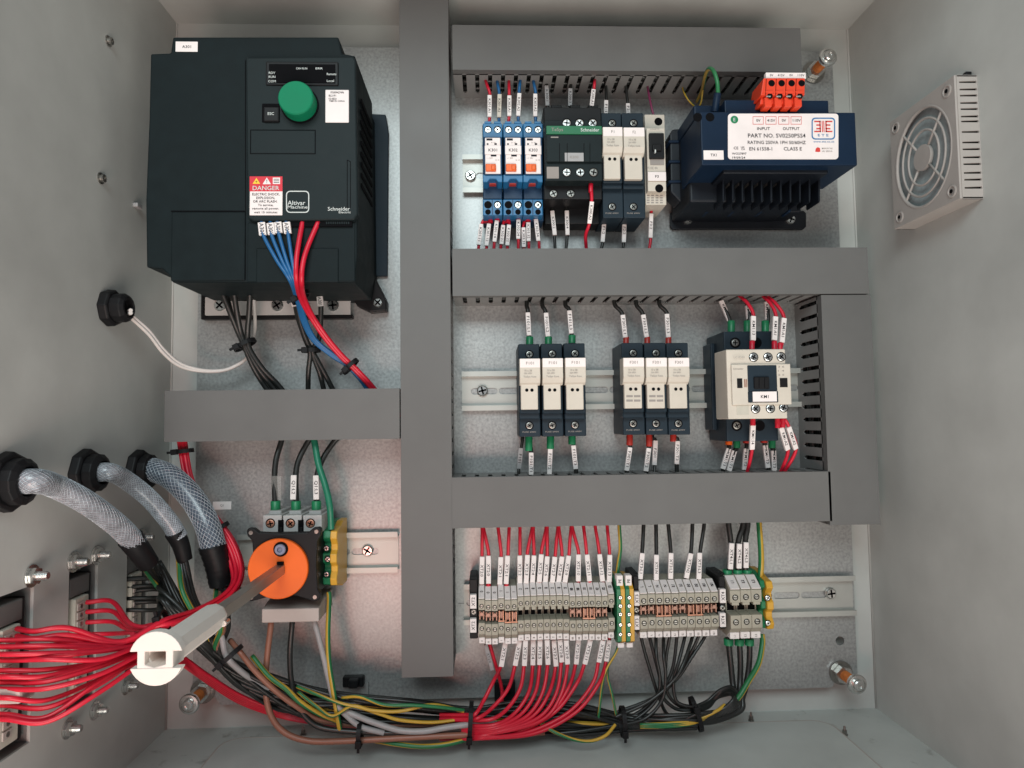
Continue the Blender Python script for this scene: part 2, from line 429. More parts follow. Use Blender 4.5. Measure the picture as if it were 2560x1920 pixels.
# gland plate standing on the floor
g0 = PZ(600, 1849, ZB); g1 = PZ(2052, 1806, ZB); yg = (g0.y + g1.y) / 2
t = thing('gland_plate', 'painted grey bottom plate with rounded corners lying on the enclosure floor', 'plate', (0, yg, ZB))
rr = 16; x0, x1 = g0.x - 12, g1.x + 6; ya, yb = -250.0, yg
pts = []
for cx, cy, a0 in ((x1 - rr, yb - rr, 0), (x0 + rr, yb - rr, 90)):
    for k in range(7):
        a = math.radians(a0 + 15 * k); pts.append((cx + rr * math.cos(a), cy + rr * math.sin(a), ZB + .1))
pts += [(x0, ya, ZB + .1), (x1, ya, ZB + .1)]
b = MB(); b.prism(pts, (0, 0, 1.6), M['paint']); b.build('panel', t, .6, 2)
e = MB(); e.tube([(p[0] * 1.0, p[1], ZB + .9) for p in ([pts[-1]] + pts[:-1])], 1.1, M['cover'], 6); e.build('gasket', t)
def stud_on(p, ax, label, r=3.2, L=9, grp=None, dark=False):
    ax = Vector(ax); t = thing('threaded_stud', label, 'stud', p, grp); m = M['dsteel' if dark else 'steel']
    b = MB(); b.cyl(p, p + ax * .9, r * 1.7, m, n=18); b.build('washer', t, .2, 1)
    b = MB(); b.cyl(p + ax * .9, p + ax * 4.2, r * 1.3, m, n=6); b.build('nut', t, .3, 1)
    b = MB(); b.lathe(p, ax, [(r * .7, 4)] + [(r * (.7 if k % 2 else .62), 4.2 + k * .45) for k in range(int((L - 4.6) / .45))] + [(r * .5, L)], m, 12); b.build('thread', t)
    return t
for px, py, w in ((758, 1838, 'left part, beside the brown wire loop'), (1878, 1802, 'right part, by the black wire loop'), (2112, 1838, 'right front corner, beyond the gland plate')):
    p = PZ(px, py, ZB); stud_on(p, (0, 0, 1), 'small steel stud on the enclosure floor, ' + w, 1.5, 7.5, 'studs on the enclosure floor', True)

# mounting plate, corner notches at the bottom
px0 = P(492, 950, 0).x; px1 = P(2128, 1300, 0).x; pz0 = P(1300, 1741, 0).z; pz1 = P(1000, 119, 0).z
n = 20; q = 24
b = MB(); holes = []
for px, py, r in ((2100, 1602, 4),):
    c = P(px, py, 0); holes.append([(c.x + r * math.cos(2 * math.pi * k / 16), 0, c.z + r * math.sin(2 * math.pi * k / 16)) for k in range(16)])
b.plate([(px0 + q, 0, pz0), (px1 - q, 0, pz0), (px1 - q + 5, 0, pz0 + 7), (px1, 0, pz0 + 9), (px1, 0, pz1), (px0, 0, pz1), (px0, 0, pz0 + 9), (px0 + q - 5, 0, pz0 + 7)], holes, M['galv'], (0, 2.5, 0))
o = b.build('mounting_plate'); tag(o, 'spangled galvanised steel mounting plate that carries all the components', 'mounting plate')
# scribed marks
for a, c_ in (((922, 1705), (922, 1745)), ((1146, 1508), (1170, 1508)), ((455 + 100, 1690), (455 + 100, 1690.5))):
    if a == c_: continue
    A = P(*a, .1); C = P(*c_, .1)
    if (A - C).length < 1: continue
    m_ = MB(); dv = (C - A).normalized(); q_ = dv.cross(UY) * .25
    m_.plate([A + q_, C + q_, C - q_, A - q_], [], M['ink']); m_.build('scribed_mark', o)

# corner fixings: washer and nut on the plate, coppered stud, round head
def corner(px, py, label, hx, hy):
    p = P(px, py, 0); t = thing('corner_fixing', label, 'bolt', p, 'plate corner fixings')
    b = MB(); b.cyl(p, p - UY * 1.5, 10.5, M['dsteel'], n=28); b.build('washer', t, .3, 1)
    b = MB(); b.cyl(p - UY * 1.5, p - UY * 8, 7.8, M['steel'], n=6); b.build('nut', t, .5, 2)
    L = 26; b = MB(); b.lathe(p, (0, -1, 0), [(4.6 if k % 2 else 4.1, 7 + k * .8) for k in range(int((L - 7) / .8))], M['ostud'], 14); b.build('stud', t)
    d = L; c = Vector((p.x, -d, p.z)); b = MB(); b.lathe(c + UY * 1, (0, -1, 0), [(8.2, 0), (8.4, 2.0), (7.6, 3.2), (6.2, 3.4), (6.0, 2.4), (4.6, 2.4), (4.4, 5.5), (3.6, 6.2), (2.2, 6.3), (2.0, 5.2), (0, 5.2)], M['steel'], 24)
    b.build('round_head', t)
corner(2033, 182, 'steel corner bolt with coppered stud at the upper right', 0, 0)
corner(2101, 1681, 'steel corner bolt with orange stud at the lower right under the rail', 0, 0)
corner(508, 1727, 'steel corner bolt with orange stud at the lower left beside the wire bundle', 0, 0)

# ================================================================== trunking
LIDD = 50
def duct(label, x0, y0, x1, y1, hor, lo=None, hi=None, sides=(1, 1), pitch=11.2, slot=3.6, cap=False):
    """front rectangle in px at depth LIDD"""
    X0, X1, Z0, Z1 = rect(x0, y0, x1, y1, LIDD)
    t = thing('cable_duct', label, 'cable duct', ((X0 + X1) / 2, 0, Z0), 'grey slotted cable ducts')
    # lid with return lips
    b = MB(); L = .3
    if hor:
        b.prism([(X0, -LIDD, Z0), (X0, -LIDD + 7, Z0), (X0, -LIDD + 7, Z0 + L), (X0, -LIDD + L, Z0 + L), (X0, -LIDD + L, Z1 - L), (X0, -LIDD + 7, Z1 - L), (X0, -LIDD + 7, Z1), (X0, -LIDD, Z1)], (X1 - X0, 0, 0), M['pvc'])
    else:
        b.prism([(X0, -LIDD, Z0), (X0, -LIDD + 7, Z0), (X0 + L, -LIDD + 7, Z0), (X0 + L, -LIDD + L, Z0), (X1 - L, -LIDD + L, Z0), (X1 - L, -LIDD + 7, Z0), (X1, -LIDD + 7, Z0), (X1, -LIDD, Z0)], (0, 0, Z1 - Z0), M['pvc'])
    b.build('lid', t, .5, 2)
    b = MB(); b.box(X0 + .4, X1 - .4, -1.4, -.05, Z0 + .4, Z1 - .4, M['pvcside']); b.build('base', t)
    a0, a1 = (X0, X1) if hor else (Z0, Z1)
    for s in (0, 1):
        if not sides[s]: continue
        b = MB(); w = 1.3; e = (Z0, Z1)[s] if hor else (X0, X1)[s]; g = 1 if s == 0 else -1
        e0 = e + g * .35; e1 = e + g * 1.65
        def bb(u0, u1, d0, d1):
            if hor: b.box(u0, u1, -d1, -d0, e0, e1, M['pvcside'])
            else: b.box(e0, e1, -d1, -d0, u0, u1, M['pvcside'])
        bb(a0, a1, 1.4, 8)
        u = a0; n_ = int((a1 - a0) / pitch)
        while u < a1 - 1:
            v = min(u + pitch - slot, a1)
            bb(u, v, 8, LIDD - 4)
            if v < a1:
                w_ = min(v + slot, a1)
                # small chamfer pieces at the foot of the slot
                for (c0, c1) in ((v, v + slot * .28), (w_ - slot * .28, w_)):
                    bb(c0, c1, 8, 10)
            bb(u, min(u + pitch, a1), LIDD - 4 - 5, LIDD - 4)
            u += pitch
        b.build('slotted_side', t)
    # the wires packed inside, seen only through the slots
    f = MB(); rg = random.Random(int(abs(X0 * 7 + Z1)))
    n_ = 14
    for k in range(n_):
        u = 3 + (k % 5) * ((Z1 - Z0) if hor else (X1 - X0)) / 5.6 + 2; y_ = -(5 + (k // 5) * 12 + rg.uniform(0, 5)); pp = []
        for j in range(9):
            q_ = a0 + 3 + (a1 - a0 - 6) * j / 8; w_ = u + rg.uniform(-1.5, 1.5)
            pp.append((q_, y_ + rg.uniform(-2, 2), Z0 + w_) if hor else (X0 + w_, y_ + rg.uniform(-2, 2), q_))
        f.tube(cr(pp, 3), 2.9, M[('wblack', 'wblack', 'wblack', 'wred')[k % 4]], 6)
    f = f.build('packed_wires'); tag(f, ' '.join(('wires packed inside the ' + label).split()[:15]), 'wires'); f['kind'] = 'stuff'
    return t
VD = duct('tall vertical cable duct in the middle, running the full height of the plate', 1001, -20, 1127, 1693, False)
duct('horizontal cable duct with slots below it along the top, above the relays', 1131, 66, 2003, 177, True)
duct('horizontal cable duct under the transformer, closing the second row at its top', 1131, 620, 2171, 737, True)
duct('horizontal cable duct across the plate just above the terminal strips', 1129, 1186, 2079, 1312, True)
duct('short vertical cable duct at the far right beside the beige contactor', 2064, 737, 2189, 1312, False)
duct('short horizontal cable duct on the left between the drive and the orange isolator', 411, 974, 999, 1101, True)

# ================================================================== DIN rails
def rail(label, xa, xb, yc, screws, slots=True, slot0=0.0):
    c = P((xa + xb) / 2, yc, 0); X0 = P(xa, yc, 0).x; X1 = P(xb, yc, 0).x; z = c.z
    t = thing('din_rail', label, 'mounting rail', (c.x, 0, z), 'steel mounting rails')
    b = MB()
    for s in (1, -1):
        b.prism([(X0, -7.5, z + s * 17.5), (X0, -6.3, z + s * 17.5), (X0, -6.3, z + s * 14.2), (X0, -.2, z + s * 14.2), (X0, -.2, z + s * 13), (X0, -7.5, z + s * 13)], (X1 - X0, 0, 0), M['rail'])
    hs = []; x = X0 - 4 + slot0
    while x < X1 - 10 and slots:
        if x > X0 + 4 and x + 23 < X1:
            hs.append([(x + (9 if a_ < 8 else -9) + 9 + 2.9 * math.cos(math.radians(-90 + (a_ % 8) * 180 / 7 + (180 if a_ > 7 else 0))), -1.4, z + 2.9 * math.sin(math.radians(-90 + (a_ % 8) * 180 / 7 + (180 if a_ > 7 else 0)))) for a_ in range(16)])
        x += 25
    b.plate([(X0, -1.4, z - 13.2), (X1, -1.4, z - 13.2), (X1, -1.4, z + 13.2), (X0, -1.4, z + 13.2)], hs, M['rail'], (0, 1.2, 0))
    b.build('channel', t)
    for px, py in screws: screw(t, px, py, 2.6, 4.9, h=2.2)
    return t
rail('short steel rail behind the blue relay sockets in the top row', 1157, 1690, 441, [(1176, 440)], slot0=-6)
rail('long slotted steel rail behind the fuse holders in the middle row', 1155, 2000, 974, [(1206, 977)], slot0=15)
rail('slotted steel rail behind the orange isolator at the lower left', 600, 997, 1380, [(919, 1376)], slot0=4)
rail('slotted steel rail carrying the terminal strips at the lower right', 1160, 2130, 1495, [(2076, 1483)], slot0=9)

# ================================================================== drive
t = DR = thing('motor_drive', 'big dark grey variable speed drive with a green dial at the upper left', 'motor drive', P(660, 700, 0))
b = MB(); b.pprism([(432, 92), (846, 92), (855, 133), (888, 139), (893, 560), (893, 640), (885, 706), (430, 706), (425, 690), (405, 672), (366, 668), (364, 500), (372, 300), (376, 134), (426, 132)], 99, 24, M['drive']); b.build('housing', t, 1.2, 2)
b = MB(); b.prism([Vector((P(x_, y_, 99).x, -23.8, P(x_, y_, 99).z)) for x_, y_ in ((436, 122), (842, 122), (884, 170), (889, 640), (880, 700), (434, 700), (370, 640), (370, 165))], (0, 22.5, 0), M['drive']); b.build('heat_sink', t, .6, 1)
b = MB(); b.pprism([(614, 143), (883, 141), (889, 150), (895, 535), (885, 550), (632, 552), (618, 545)], 104, 98, M['drive2']); o = b.build('front_panel', t, 1.2, 2)
b = MB(); b.pbox(664, 154, 846, 213, 105.2, 103, M['black']); o = b.build('display', t, .8, 2)
b = MB(); b.pbox(672, 160, 838, 207, 105.8, 105, M['recess']); b.build('display_window', o, .3, 1)
ptxt([('RDY', 680, 182, 6), ('RUN', 680, 192, 6), ('COM', 680, 203, 6), ('CAN RUN', 754, 171, 5, 28), ('ERR', 798, 171, 5, 18), ('Remote', 829, 185, 6, 24), ('Local', 826, 202, 6, 18)], 105.9, M['inkw'], o)
b = MB(); b.pbox(654, 258, 699, 306, 104.7, 103, M['recess']); b.build('button_surround', t, 1, 2)
b = MB(); b.pbox(658, 266, 697, 303, 106.5, 103, M['black']); o = b.build('escape_button', t, 1, 2); ptxt([('ESC', 677, 284, 7)], 106.5, M['inkw'], o)
c = P(750, 263, 104); b = MB(); b.lathe(c, (0, -1, 0), [(14.2, 0), (14.2, .8), (13, 1)], M['recess'], 40); b.build('dial_recess', t)
b = MB(); b.lathe(c - UY * 1, (0, -1, 0), [(13.0, 0), (13.0, 8), (12.8, 10.2), (12.1, 11), (0, 11)], M['green'], 64); o = b.build('dial', t, 0)
b = MB(); b.pbox(813, 224, 872, 306, 104.7, 103.9, M['label']); o = b.build('rating_sticker', t, .6, 1)
ptxt([('1P2009427496', 843, 231, 5, 34), ('BL21P1', 831, 239, 5, 18), ('V3.4IE33', 831, 247, 5, 20), ('TIME IN CHINA', 842, 252.5, 4, 40)], 104.8, M['ink'], o)
def groove(parent, x0, y0, x1, y1, d, w=1.6, m='recess', name='groove', raise_=.25):
    A = P(x0, y0, d + raise_); B = P(x1, y1, d + raise_); dv = (B - A).normalized(); q_ = dv.cross(UY) * (w * (D0 - d) / F / 2)
    b = MB(); b.hexa([p + q_ * s_ + UY * h_ for h_ in (0, .6) for p, s_ in ((A, -1), (B, -1), (B, 1), (A, 1))], M[m]); return b.build(name, parent)
b = MB(); b.pbox(624, 323, 790, 386, 104.25, 103, M['recess']); o = b.build('cover_seam', t, .5, 1)
b = MB(); b.pbox(626.5, 325.5, 787.5, 383.5, 104.6, 103, M['drive2']); b.build('blank_cover', t, .5, 2)
b = MB(); b.pbox(427, 529, 612, 702, 100.2, 97, M['drive']); b.build('terminal_cover', t, 1, 2)
groove(t, 427, 528, 612, 528, 99, 3); groove(t, 613.5, 150, 613.5, 700, 99, 2)
for y0_, y1_ in ((400, 520), ):
    groove(t, 868, y0_, 868, y1_, 104, 1.5); groove(t, 876, y0_ + 4, 876, y1_, 104, 1.5); groove(t, 868, y0_, 876, y0_ + 4, 104, 1.5)
# dark bay below the panel
b = MB(); b.pbox(618, 556, 888, 704, 99.4, 97, M['drive']); b.build('terminal_bay', t, .6, 1)
b = MB(); b.pbox(640, 620, 846, 706, 100.4, 98, M['drive']); b.build('lower_cover', t, .8, 2)
b = MB(); b.pbox(700, 553, 880, 566, 101.5, 98, M['recess']); b.build('vent_strip', t)
for k in range(11): 
    b = MB(); b.pbox(815 + k * 5.5, 554, 818 + k * 5.5, 560, 102.2, 101, M['drive2']); b.build('vent_rib', t)
# side vents on the right flank
Xs = P(892, 400, 99).x
for k in range(9):
    z = P(892, 230, 99).z - k * 8.5; b = MB(); b.box(Xs - .5, Xs + .7, -82, -34, z, z + 3.2, M['recess']); b.build('side_vent', t)
# stickers
sticker(t, 439, 104, 494, 129, 99, 'A301', 7, tw=22)
b = MB(); b.pbox(624, 441, 706, 538, 104.5, 103.9, M['label']); o = b.build('danger_sticker', t, .5, 1)
r_ = MB(); r_.pbox(624, 441, 706, 478, 104.75, 104.4, M['danger']); r_.build('red_header', o)
def tri(px, py, w, h, d, m): 
    b = MB(); b.plate([P(px, py - h / 2, d), P(px + w / 2, py + h / 2, d), P(px - w / 2, py + h / 2, d)], [], M[m]); return b
tri(641, 452, 19, 15, 104.85, 'yellow').build('warning_triangle', o); tri(667, 452, 21, 17, 104.85, 'label').build('warning_triangle', o)
b = MB(); b.pbox(682, 444, 700, 460, 104.85, 104.7, M['label']); b.build('manual_symbol', o)
ptxt([('!', 667, 453, 9), ('+', 641, 454, 7)], 104.9, M['ink'], o)
for k in range(3): groove(o, 684, 448 + k * 4, 698, 451 + k * 4 - 3, 104.85, 1.6, 'ink', 'symbol_line', .05)
ptxt([('DANGER', 665, 470, 11, 66)], 104.85, M['inkw'], o)
ptxt([('ELECTRIC SHOCK,', 665, 486, 6, 68), ('EXPLOSION,', 664, 495, 6, 46), ('OR ARC FLASH.', 663, 503.5, 6, 60), ('To service,', 664, 513, 5.5, 38), ('remove all power,', 664, 522, 5.5, 66), ('wait 15 minutes', 664, 530.5, 5.5, 58)], 104.6, M['ink'], o)
def rrect(x0, y0, x1, y1, r, d):
    out = []
    for cx, cy, a0 in ((x1 - r, y0 + r, 270), (x1 - r, y1 - r, 0), (x0 + r, y1 - r, 90), (x0 + r, y0 + r, 180)):
        for k in range(6): a = math.radians(a0 + 18 * k); out.append(P(cx + r * math.cos(a), cy + r * math.sin(a), d))
    return out
b = MB(); b.plate(rrect(715, 477, 773, 532, 10, 104.3), [rrect(717.4, 479.4, 770.6, 529.6, 8, 104.3)], M['inkw']); o = b.build('model_badge', t)
ptxt([('Altivar', 741, 507, 11, 44), ('Machine', 744, 517.5, 8, 50)], 104.2, M['inkw'], o)
ptxt([('Schneider', 847, 522, 9.5, 55), ('Electric', 862, 530.5, 5.5, 30)], 104.2, M['inkw'], t)
# ground plate with its screws
b = MB(); b.pbox(508, 741, 876, 787, 12, 9.5, M['iso']); o = b.build('ground_plate', t, .4, 1)
for px in (551, 694, 833): screw(o, px, 764, 12, 5.2, h=2.4)
b = MB(); b.pbox(502, 736, 514, 792, 12, 1, M['black']); b.pbox(502, 787, 880, 797, 9, 1, M['black']); b.build('lower_frame', t, .5, 1)
b = MB(); b.pprism([(862, 676), (900, 670), (935, 690), (958, 735), (966, 752), (966, 776), (925, 780), (893, 765), (873, 735)], 13, 1, M['black']); o = b.build('mounting_foot', t, 1, 2); screw(o, 945, 757, 13, 4.2, h=2)
b = MB(); b.pprism([(915, 284), (964, 286), (971, 330), (968, 690), (915, 690)], 5, 1, M['navy']); b.build('rear_flange', t, .5, 1)

# ================================================================== relays
def relay(k, px, txt):
    t = thing('relay', '%s blue relay socket with tag %s in the top row, %s' % (('leftmost', 'middle', 'rightmost')[k], txt, ('next to the rail screw', 'between the two others', 'beside the green banded contactor')[k]), 'relay', P(px + 25, 540, 0), 'blue relay sockets')
    w = 49; R_ = M['relay']; D_ = M['relayd']
    b = MB(); b.pbox(px, 312, px + w, 552, 30, 8, D_); b.build('base', t, .6, 1)
    b = MB(); b.pbox(px, 308, px + w, 344, 45, 10, R_); b.build('upper_terminal', t, .7, 2)
    for q_ in (0, 1):
        hole(t, px + 13 + q_ * 24, 324, 45, 3.2); screw(t, px + 13 + q_ * 24, 325, 45.2, 2.7, m='steel', h=.4)
        b = MB(); b.pbox(px + 4 + q_ * 24, 303, px + 21 + q_ * 24, 309, 44, 36, R_); b.build('wire_entry', t, .3, 1)
    b = MB(); b.pbox(px + 3, 344, px + w - 1, 436, 52, 28, D_); b.build('relay_body', t, .6, 1)
    b = MB(); b.pbox(px + 6, 344, px + 44, 434, 52.5, 51, M['label']); o = b.build('relay_face', t, .3, 1)
    for dx, dy, ww, hh in ((3, 2, 15, 5), (4, 14, 4, 4), (23, 14, 6, 4), (14, 42, 14, 5)):
        b = MB(); b.pbox(px + 6 + dx, 344 + dy, px + 6 + dx + ww, 344 + dy + hh, 52.7, 52.4, M['ink']); b.build('print_mark', o)
    ptxt([('A1 A2', px + 26, 356.5, 3.2), ('~~ 24V', px + 17, 395, 4, 16), ('12 14', px + 36, 400, 3.5)], 52.6, M['inkg'], o)
    sticker(t, px + 5, 364, px + 45, 386, 53, txt, 7.5, tw=22)
    b = MB(); b.pbox(px + 7, 409, px + 33, 427, 54.5, 52, M['orange']); b.pbox(px + 21, 412, px + 31, 424, 55.4, 54, M['orange']); b.build('test_lever', t, .5, 1)
    b = MB(); b.pprism([(px, 436), (px + w, 436), (px + w, 455), (px + 38, 455), (px + 32, 447), (px + 18, 447), (px + 12, 455), (px, 455)], 50, 30, R_); b.build('retaining_clip', t, .5, 1)
    b = MB(); b.pbox(px + 12, 452, px + 38, 460, 40, 30, M['fred']); b.build('release_tab', t, .5, 1)
    b = MB(); b.pbox(px + 1, 456, px + w - 1, 498, 34, 20, D_); b.build('middle_body', t, .5, 1)
    b = MB(); b.pbox(px, 498, px + w, 538, 43, 10, R_); b.build('lower_terminal', t, .7, 2)
    for q_ in (0, 1): hole(t, px + 13 + q_ * 24, 512, 43, 3.3); 
    screw(t, px + 37, 513, 43.2, 2.7, m='steel', h=.4)
    b = MB(); b.pbox(px + 23, 500, px + 25, 536, 43.6, 42, D_); b.build('divider', t)
    for q_ in (0, 1): hole(t, px + 13 + q_ * 24, 530, 43, 2.4)
for k, (px, s_) in enumerate(((1207, 'K301'), (1258, 'K302'), (1308, 'K303'))): relay(k, px, s_)

# ================================================================== small contactor with a green band
t = thing('contactor', 'dark contactor with a green band and grey tag, beside the blue relays', 'contactor', P(1432, 560, 0))
b = MB(); b.pbox(1360, 268, 1505, 452, 48, 2, M['black']); b.build('rear_body', t, .8, 1)
b = MB(); b.pbox(1362, 300, 1505, 452, 60, 40, M['drive2']); b.build('body', t, .8, 2)
b = MB(); b.pbox(1366, 314, 1505, 335, 64, 58, M['band']); o = b.build('green_band', t, .5, 2)
ptxt([('TeSys', 1393, 325, 9, 30)], 64, M['inkg'], o); ptxt([('Schneider', 1475, 324.5, 9, 48)], 64, M['inkw'], o)
b = MB(); b.pbox(1366, 336, 1505, 404, 63, 58, M['drive2']); o = b.build('front_cover', t, .7, 2)
for x_ in (1399, 1418, 1460, 1475): groove(o, x_, 358, x_, 403, 63, 1.3)
groove(o, 1377, 343, 1396, 343, 63, 3, 'inkg', 'print_line')
sticker(t, 1412, 382, 1459, 403, 63, 'K300', 6.5, m='wgrey', tm='inkg', tw=22)
for x_ in (1417, 1449, 1482): hole(t, x_, 307, 60, 4.0); screw(t, x_, 308, 60.2, 3.3, m='steel', h=.5)
for x_ in (1417, 1451, 1484): hole(t, x_, 431, 60, 4.0); screw(t, x_, 431, 60.2, 3.3, m='steel' if x_ < 1480 else 'dsteel', h=.5)
b = MB(); b.pbox(1367, 417, 1397, 446, 60.4, 60, M['inkg']); b.build('code_patch', t)
b = MB(); b.pbox(1360, 452, 1505, 498, 48, 2, M['black']); b.build('lower_terminal', t, .7, 2)
for x_ in (1384, 1427): hole(t, x_, 484, 48, 3.8); screw(t, x_, 484, 48.2, 3.2, m='dsteel', h=.4)
b = MB(); b.pbox(1362, 498, 1505, 560, 22, 2, M['black']); b.build('lower_base', t, .7, 2)
for x_ in (1378, 1425, 1470):
    b = MB(); b.pbox(x_, 262, x_ + 26, 272, 40, 20, M['black']); b.build('wire_guard', t, .5, 1)

# ================================================================== fuse holders
def fuse(px, yt, yb, w, hy0, hy1, text, label, grp, slots=False, dotr=2.0):
    """modular fuse holder: px left edge, handle between hy0 and hy1"""
    t = thing('fuse_holder', label, 'fuse holder', P(px + w / 2, yb, 0), grp)
    N = M['navy']; B = M['beige']; k = (hy1 - hy0) / 130.0
    b = MB(); b.pbox(px, yt, px + w, yb, 44, 2, N); b.build('body', t, .8, 2)
    b = MB(); b.pbox(px + 1, hy0 - 2, px + w - 1, hy1 + 10 * k, 54, 40, N); b.build('bracket', t, .7, 1)
    m1 = hy0 + (hy1 - hy0) * .50; xr = px + w - 2
    X0, X1, Z0, Z1 = rect(px + 2, hy0, px + w + 1, m1, 62); x2, x3, z2, z3 = rect(px + 5, m1, px + w - 5, hy1, 58)
    zz = (Z0 + z3) / 2
    pr = [(-48, Z1), (-62, Z1), (-62, Z0 + 3), (-58, Z0 - 1), (-58, Z0 + 4), (-48, Z0 + 4)]
    b = MB(); b.prism([(X0, y, z) for y, z in ((-48, Z1), (-62, Z1), (-62.6, Z0 + 5), (-60, Z0 + 1), (-57, Z0 - 1), (-48, Z0 - 1))], (X1 - X0, 0, 0), B); o = b.build('handle', t, .7, 2)
    b = MB(); b.box(x2, x3, -58, -46, z2, z3 + 1, B); h2 = b.build('handle_grip', t, .7, 2)
    sticker(o, px + 3, hy0 + 1, px + w, hy0 + 21 * k + 2, 62.1, text, 7, tw=(8 if len(text) < 3 else 20), tm='inkg')
    cx = px + w / 2
    rows = [('10 x 38', cx - 3, hy0 + 31 * k, 4.5, 18), ('32A 690V', cx - 3, hy0 + 38 * k, 4, 20), ('TeSys fuse', cx + 1, hy0 + 47 * k, 4.5, 32)]
    ptxt(rows, 62.6, M['inkg'], o)
    for s_ in (-1, 1): 
        p_ = P(cx + s_ * 6.5, hy0 + .62 * (hy1 - hy0), 58); b = MB(); b.cyl(p_, p_ - UY * .15, dotr * .7, M['recess'], n=12); b.build('test_hole', h2)
    if slots:
        for r_ in (0, 1):
            for c_ in (0, 1):
                b = MB(); b.pbox(cx - 17 + c_ * 19, hy1 - 33 + r_ * 11, cx - 1 + c_ * 19, hy1 - 28 + r_ * 11, 58.2, 57.8, M['inkg']); b.build('slot', h2)
    for y_ in (yt + 26, yb - 28):
        if hy0 - yt < 30 and y_ < hy0: continue
        hole(t, cx, y_, 44, 3.6); screw(t, cx, y_, 44.2, 2.7, m='dsteel', h=.3)
    ptxt([('FUSE 690V', cx, yb - 12, 3.5, 34)], 44, M['inkg'], t)
    b = MB(); b.pbox(px + 1, hy1 + 8 * k, px + w - 1, hy1 + 24 * k, 50, 40, N); b.build('lower_step', t, .6, 1)
    return t
for k in range(3):
    fuse(1297 + k * 57, 860 - k, 1092 - k * .7, 53, 896 - k, 1024, 'F101', '%s fuse holder of the row tagged F101 with green ferrules' % ('left', 'middle', 'right')[k], 'fuse holders tagged F101')
for k in range(3):
    fuse(1556 + (0, 57, 113)[k], 857, 1087, 54, 894, 1021, 'F301', '%s fuse holder of the row tagged F301, %s' % (('left', 'middle', 'right')[k], ('four slots, at its left end', 'with four slots and between two others', 'without slots in its grip')[k]), 'fuse holders tagged F301', slots=k < 2)
fuse(1505, 282, 545, 51, 317, 447, 'F1', 'fuse holder tagged F1 in the top row beside the green banded contactor', 'top row fuse holders')
fuse(1557, 282, 545, 54, 318, 448, 'F2', 'fuse holder tagged F2 in the top row next to the narrow beige breaker', 'top row fuse holders')

# ================================================================== narrow beige breaker
t = thing('fuse_switch', 'narrow beige fuse switch with a black lever, between the fuse holders and transformer', 'fuse switch', P(1637, 545, 0))
b = MB(); b.pbox(1612, 330, 1664, 512, 40, 4, M['beige']); b.pbox(1612, 286, 1662, 330, 34, 4, M['beige']); b.build('body', t, .6, 2)
b = MB(); b.pbox(1618, 320, 1664, 478, 47, 38, M['beige']); b.build('front', t, .6, 2)
b = MB(); b.pbox(1624, 332, 1661, 395, 50, 46, M['black']); b.pbox(1632, 360, 1654, 376, 52, 49, M['black']); o = b.build('lever', t, .6, 2)
b = MB(); b.pbox(1637, 374, 1640, 381, 52.2, 49, M['inkw']); b.build('pointer', o)
b = MB(); b.pbox(1626, 396, 1660, 412, 47.6, 46, M['inkg']); b.build('rating_patch', t)
ptxt([('LOVATO', 1637, 323, 4, 24), ('FUSE 4A', 1632, 420, 6.5, 26)], 47, M['inkg'], t)
sticker(t, 1620, 430, 1665, 452, 48, 'F3', 6.5, tw=9)
hole(t, 1646, 304, 34, 3.6); hole(t, 1648, 471, 47, 3.6)
for r_ in range(4):
    for c_ in range(4):
        b = MB(); b.pbox(1617 + c_ * 11, 487 + r_ * 6, 1624 + c_ * 11, 490 + r_ * 6, 40.2, 39.6, M['inkg']); b.build('vent', t)

# ================================================================== transformer
t = TX = thing('transformer', 'heavy navy blue transformer with a big white rating label, upper right', 'transformer', P(1850, 560, 0))
T = M['tnavy']; K = M['tblack']
b = MB(); b.pbox(1753, 280, 2141, 413, 98, 44, T)
b.build('core', t, .8, 2)
b = MB(); b.pbox(1812, 250, 2072, 290, 92, 60, T); b.build('upper_bobbin', t, .8, 2)
b = MB(); b.pbox(1808, 405, 2070, 434, 88, 40, K); b.build('lower_bobbin', t, .8, 2)
b = MB(); b.pbox(1722, 300, 2000, 505, 60, 4, K); b.build('winding', t, 2, 3)
for k in range(11):
    x_ = 1806 + k * 24; b = MB(); b.pprism([(x_, 430), (x_ + 5, 430), (x_ + 5, 500), (x_ + 3, 507), (x_ + 1, 500)], 74, 52, K); b.build('bobbin_rib', t, .5, 1)
for k in range(9):
    b = MB(); b.pbox(1822 + k * 24, 448, 1830 + k * 24, 463, 68, 58, M['dsteel']); b.build('solder_tag', t, .3, 1)
b = MB(); b.pprism([(1675, 335), (1682, 322), (1722, 320), (1752, 295), (1768, 330), (1768, 505), (1700, 505), (1677, 480)], 34, 14, K); b.build('side_flange', t, 1.5, 2)
for y_ in (350, 400, 450):
    b = MB(); b.pbox(1672, y_, 1760, y_ + 6, 36, 14, T); b.build('flange_rib', t, .6, 1)
b = MB(); b.pprism([(1682, 527), (2010, 527), (2016, 533), (2016, 566), (2009, 573), (1682, 573), (1676, 566), (1676, 533)], 4, .5, K); o = b.build('mounting_foot', t, .6, 2)
for x_ in (1719, 1975): screw(o, x_, 549, 4, 4.6, h=2.6)
b = MB(); b.pbox(1760, 500, 2002, 530, 30, 1, K)
b.build('foot_web', t, .6, 1)
for x_ in (1765, 1830, 1900, 1970):
    b = MB(); b.pbox(x_, 500, x_ + 7, 530, 34, 20, T); b.build('web_rib', t, .4, 1)
b = MB(); b.pbox(1735, 262, 1812, 300, 80, 30, T); b.build('coil_shoulder', t, 1.5, 2)
for x_ in (1744, 1775): hole(t, x_, 293, 98, 3.5)
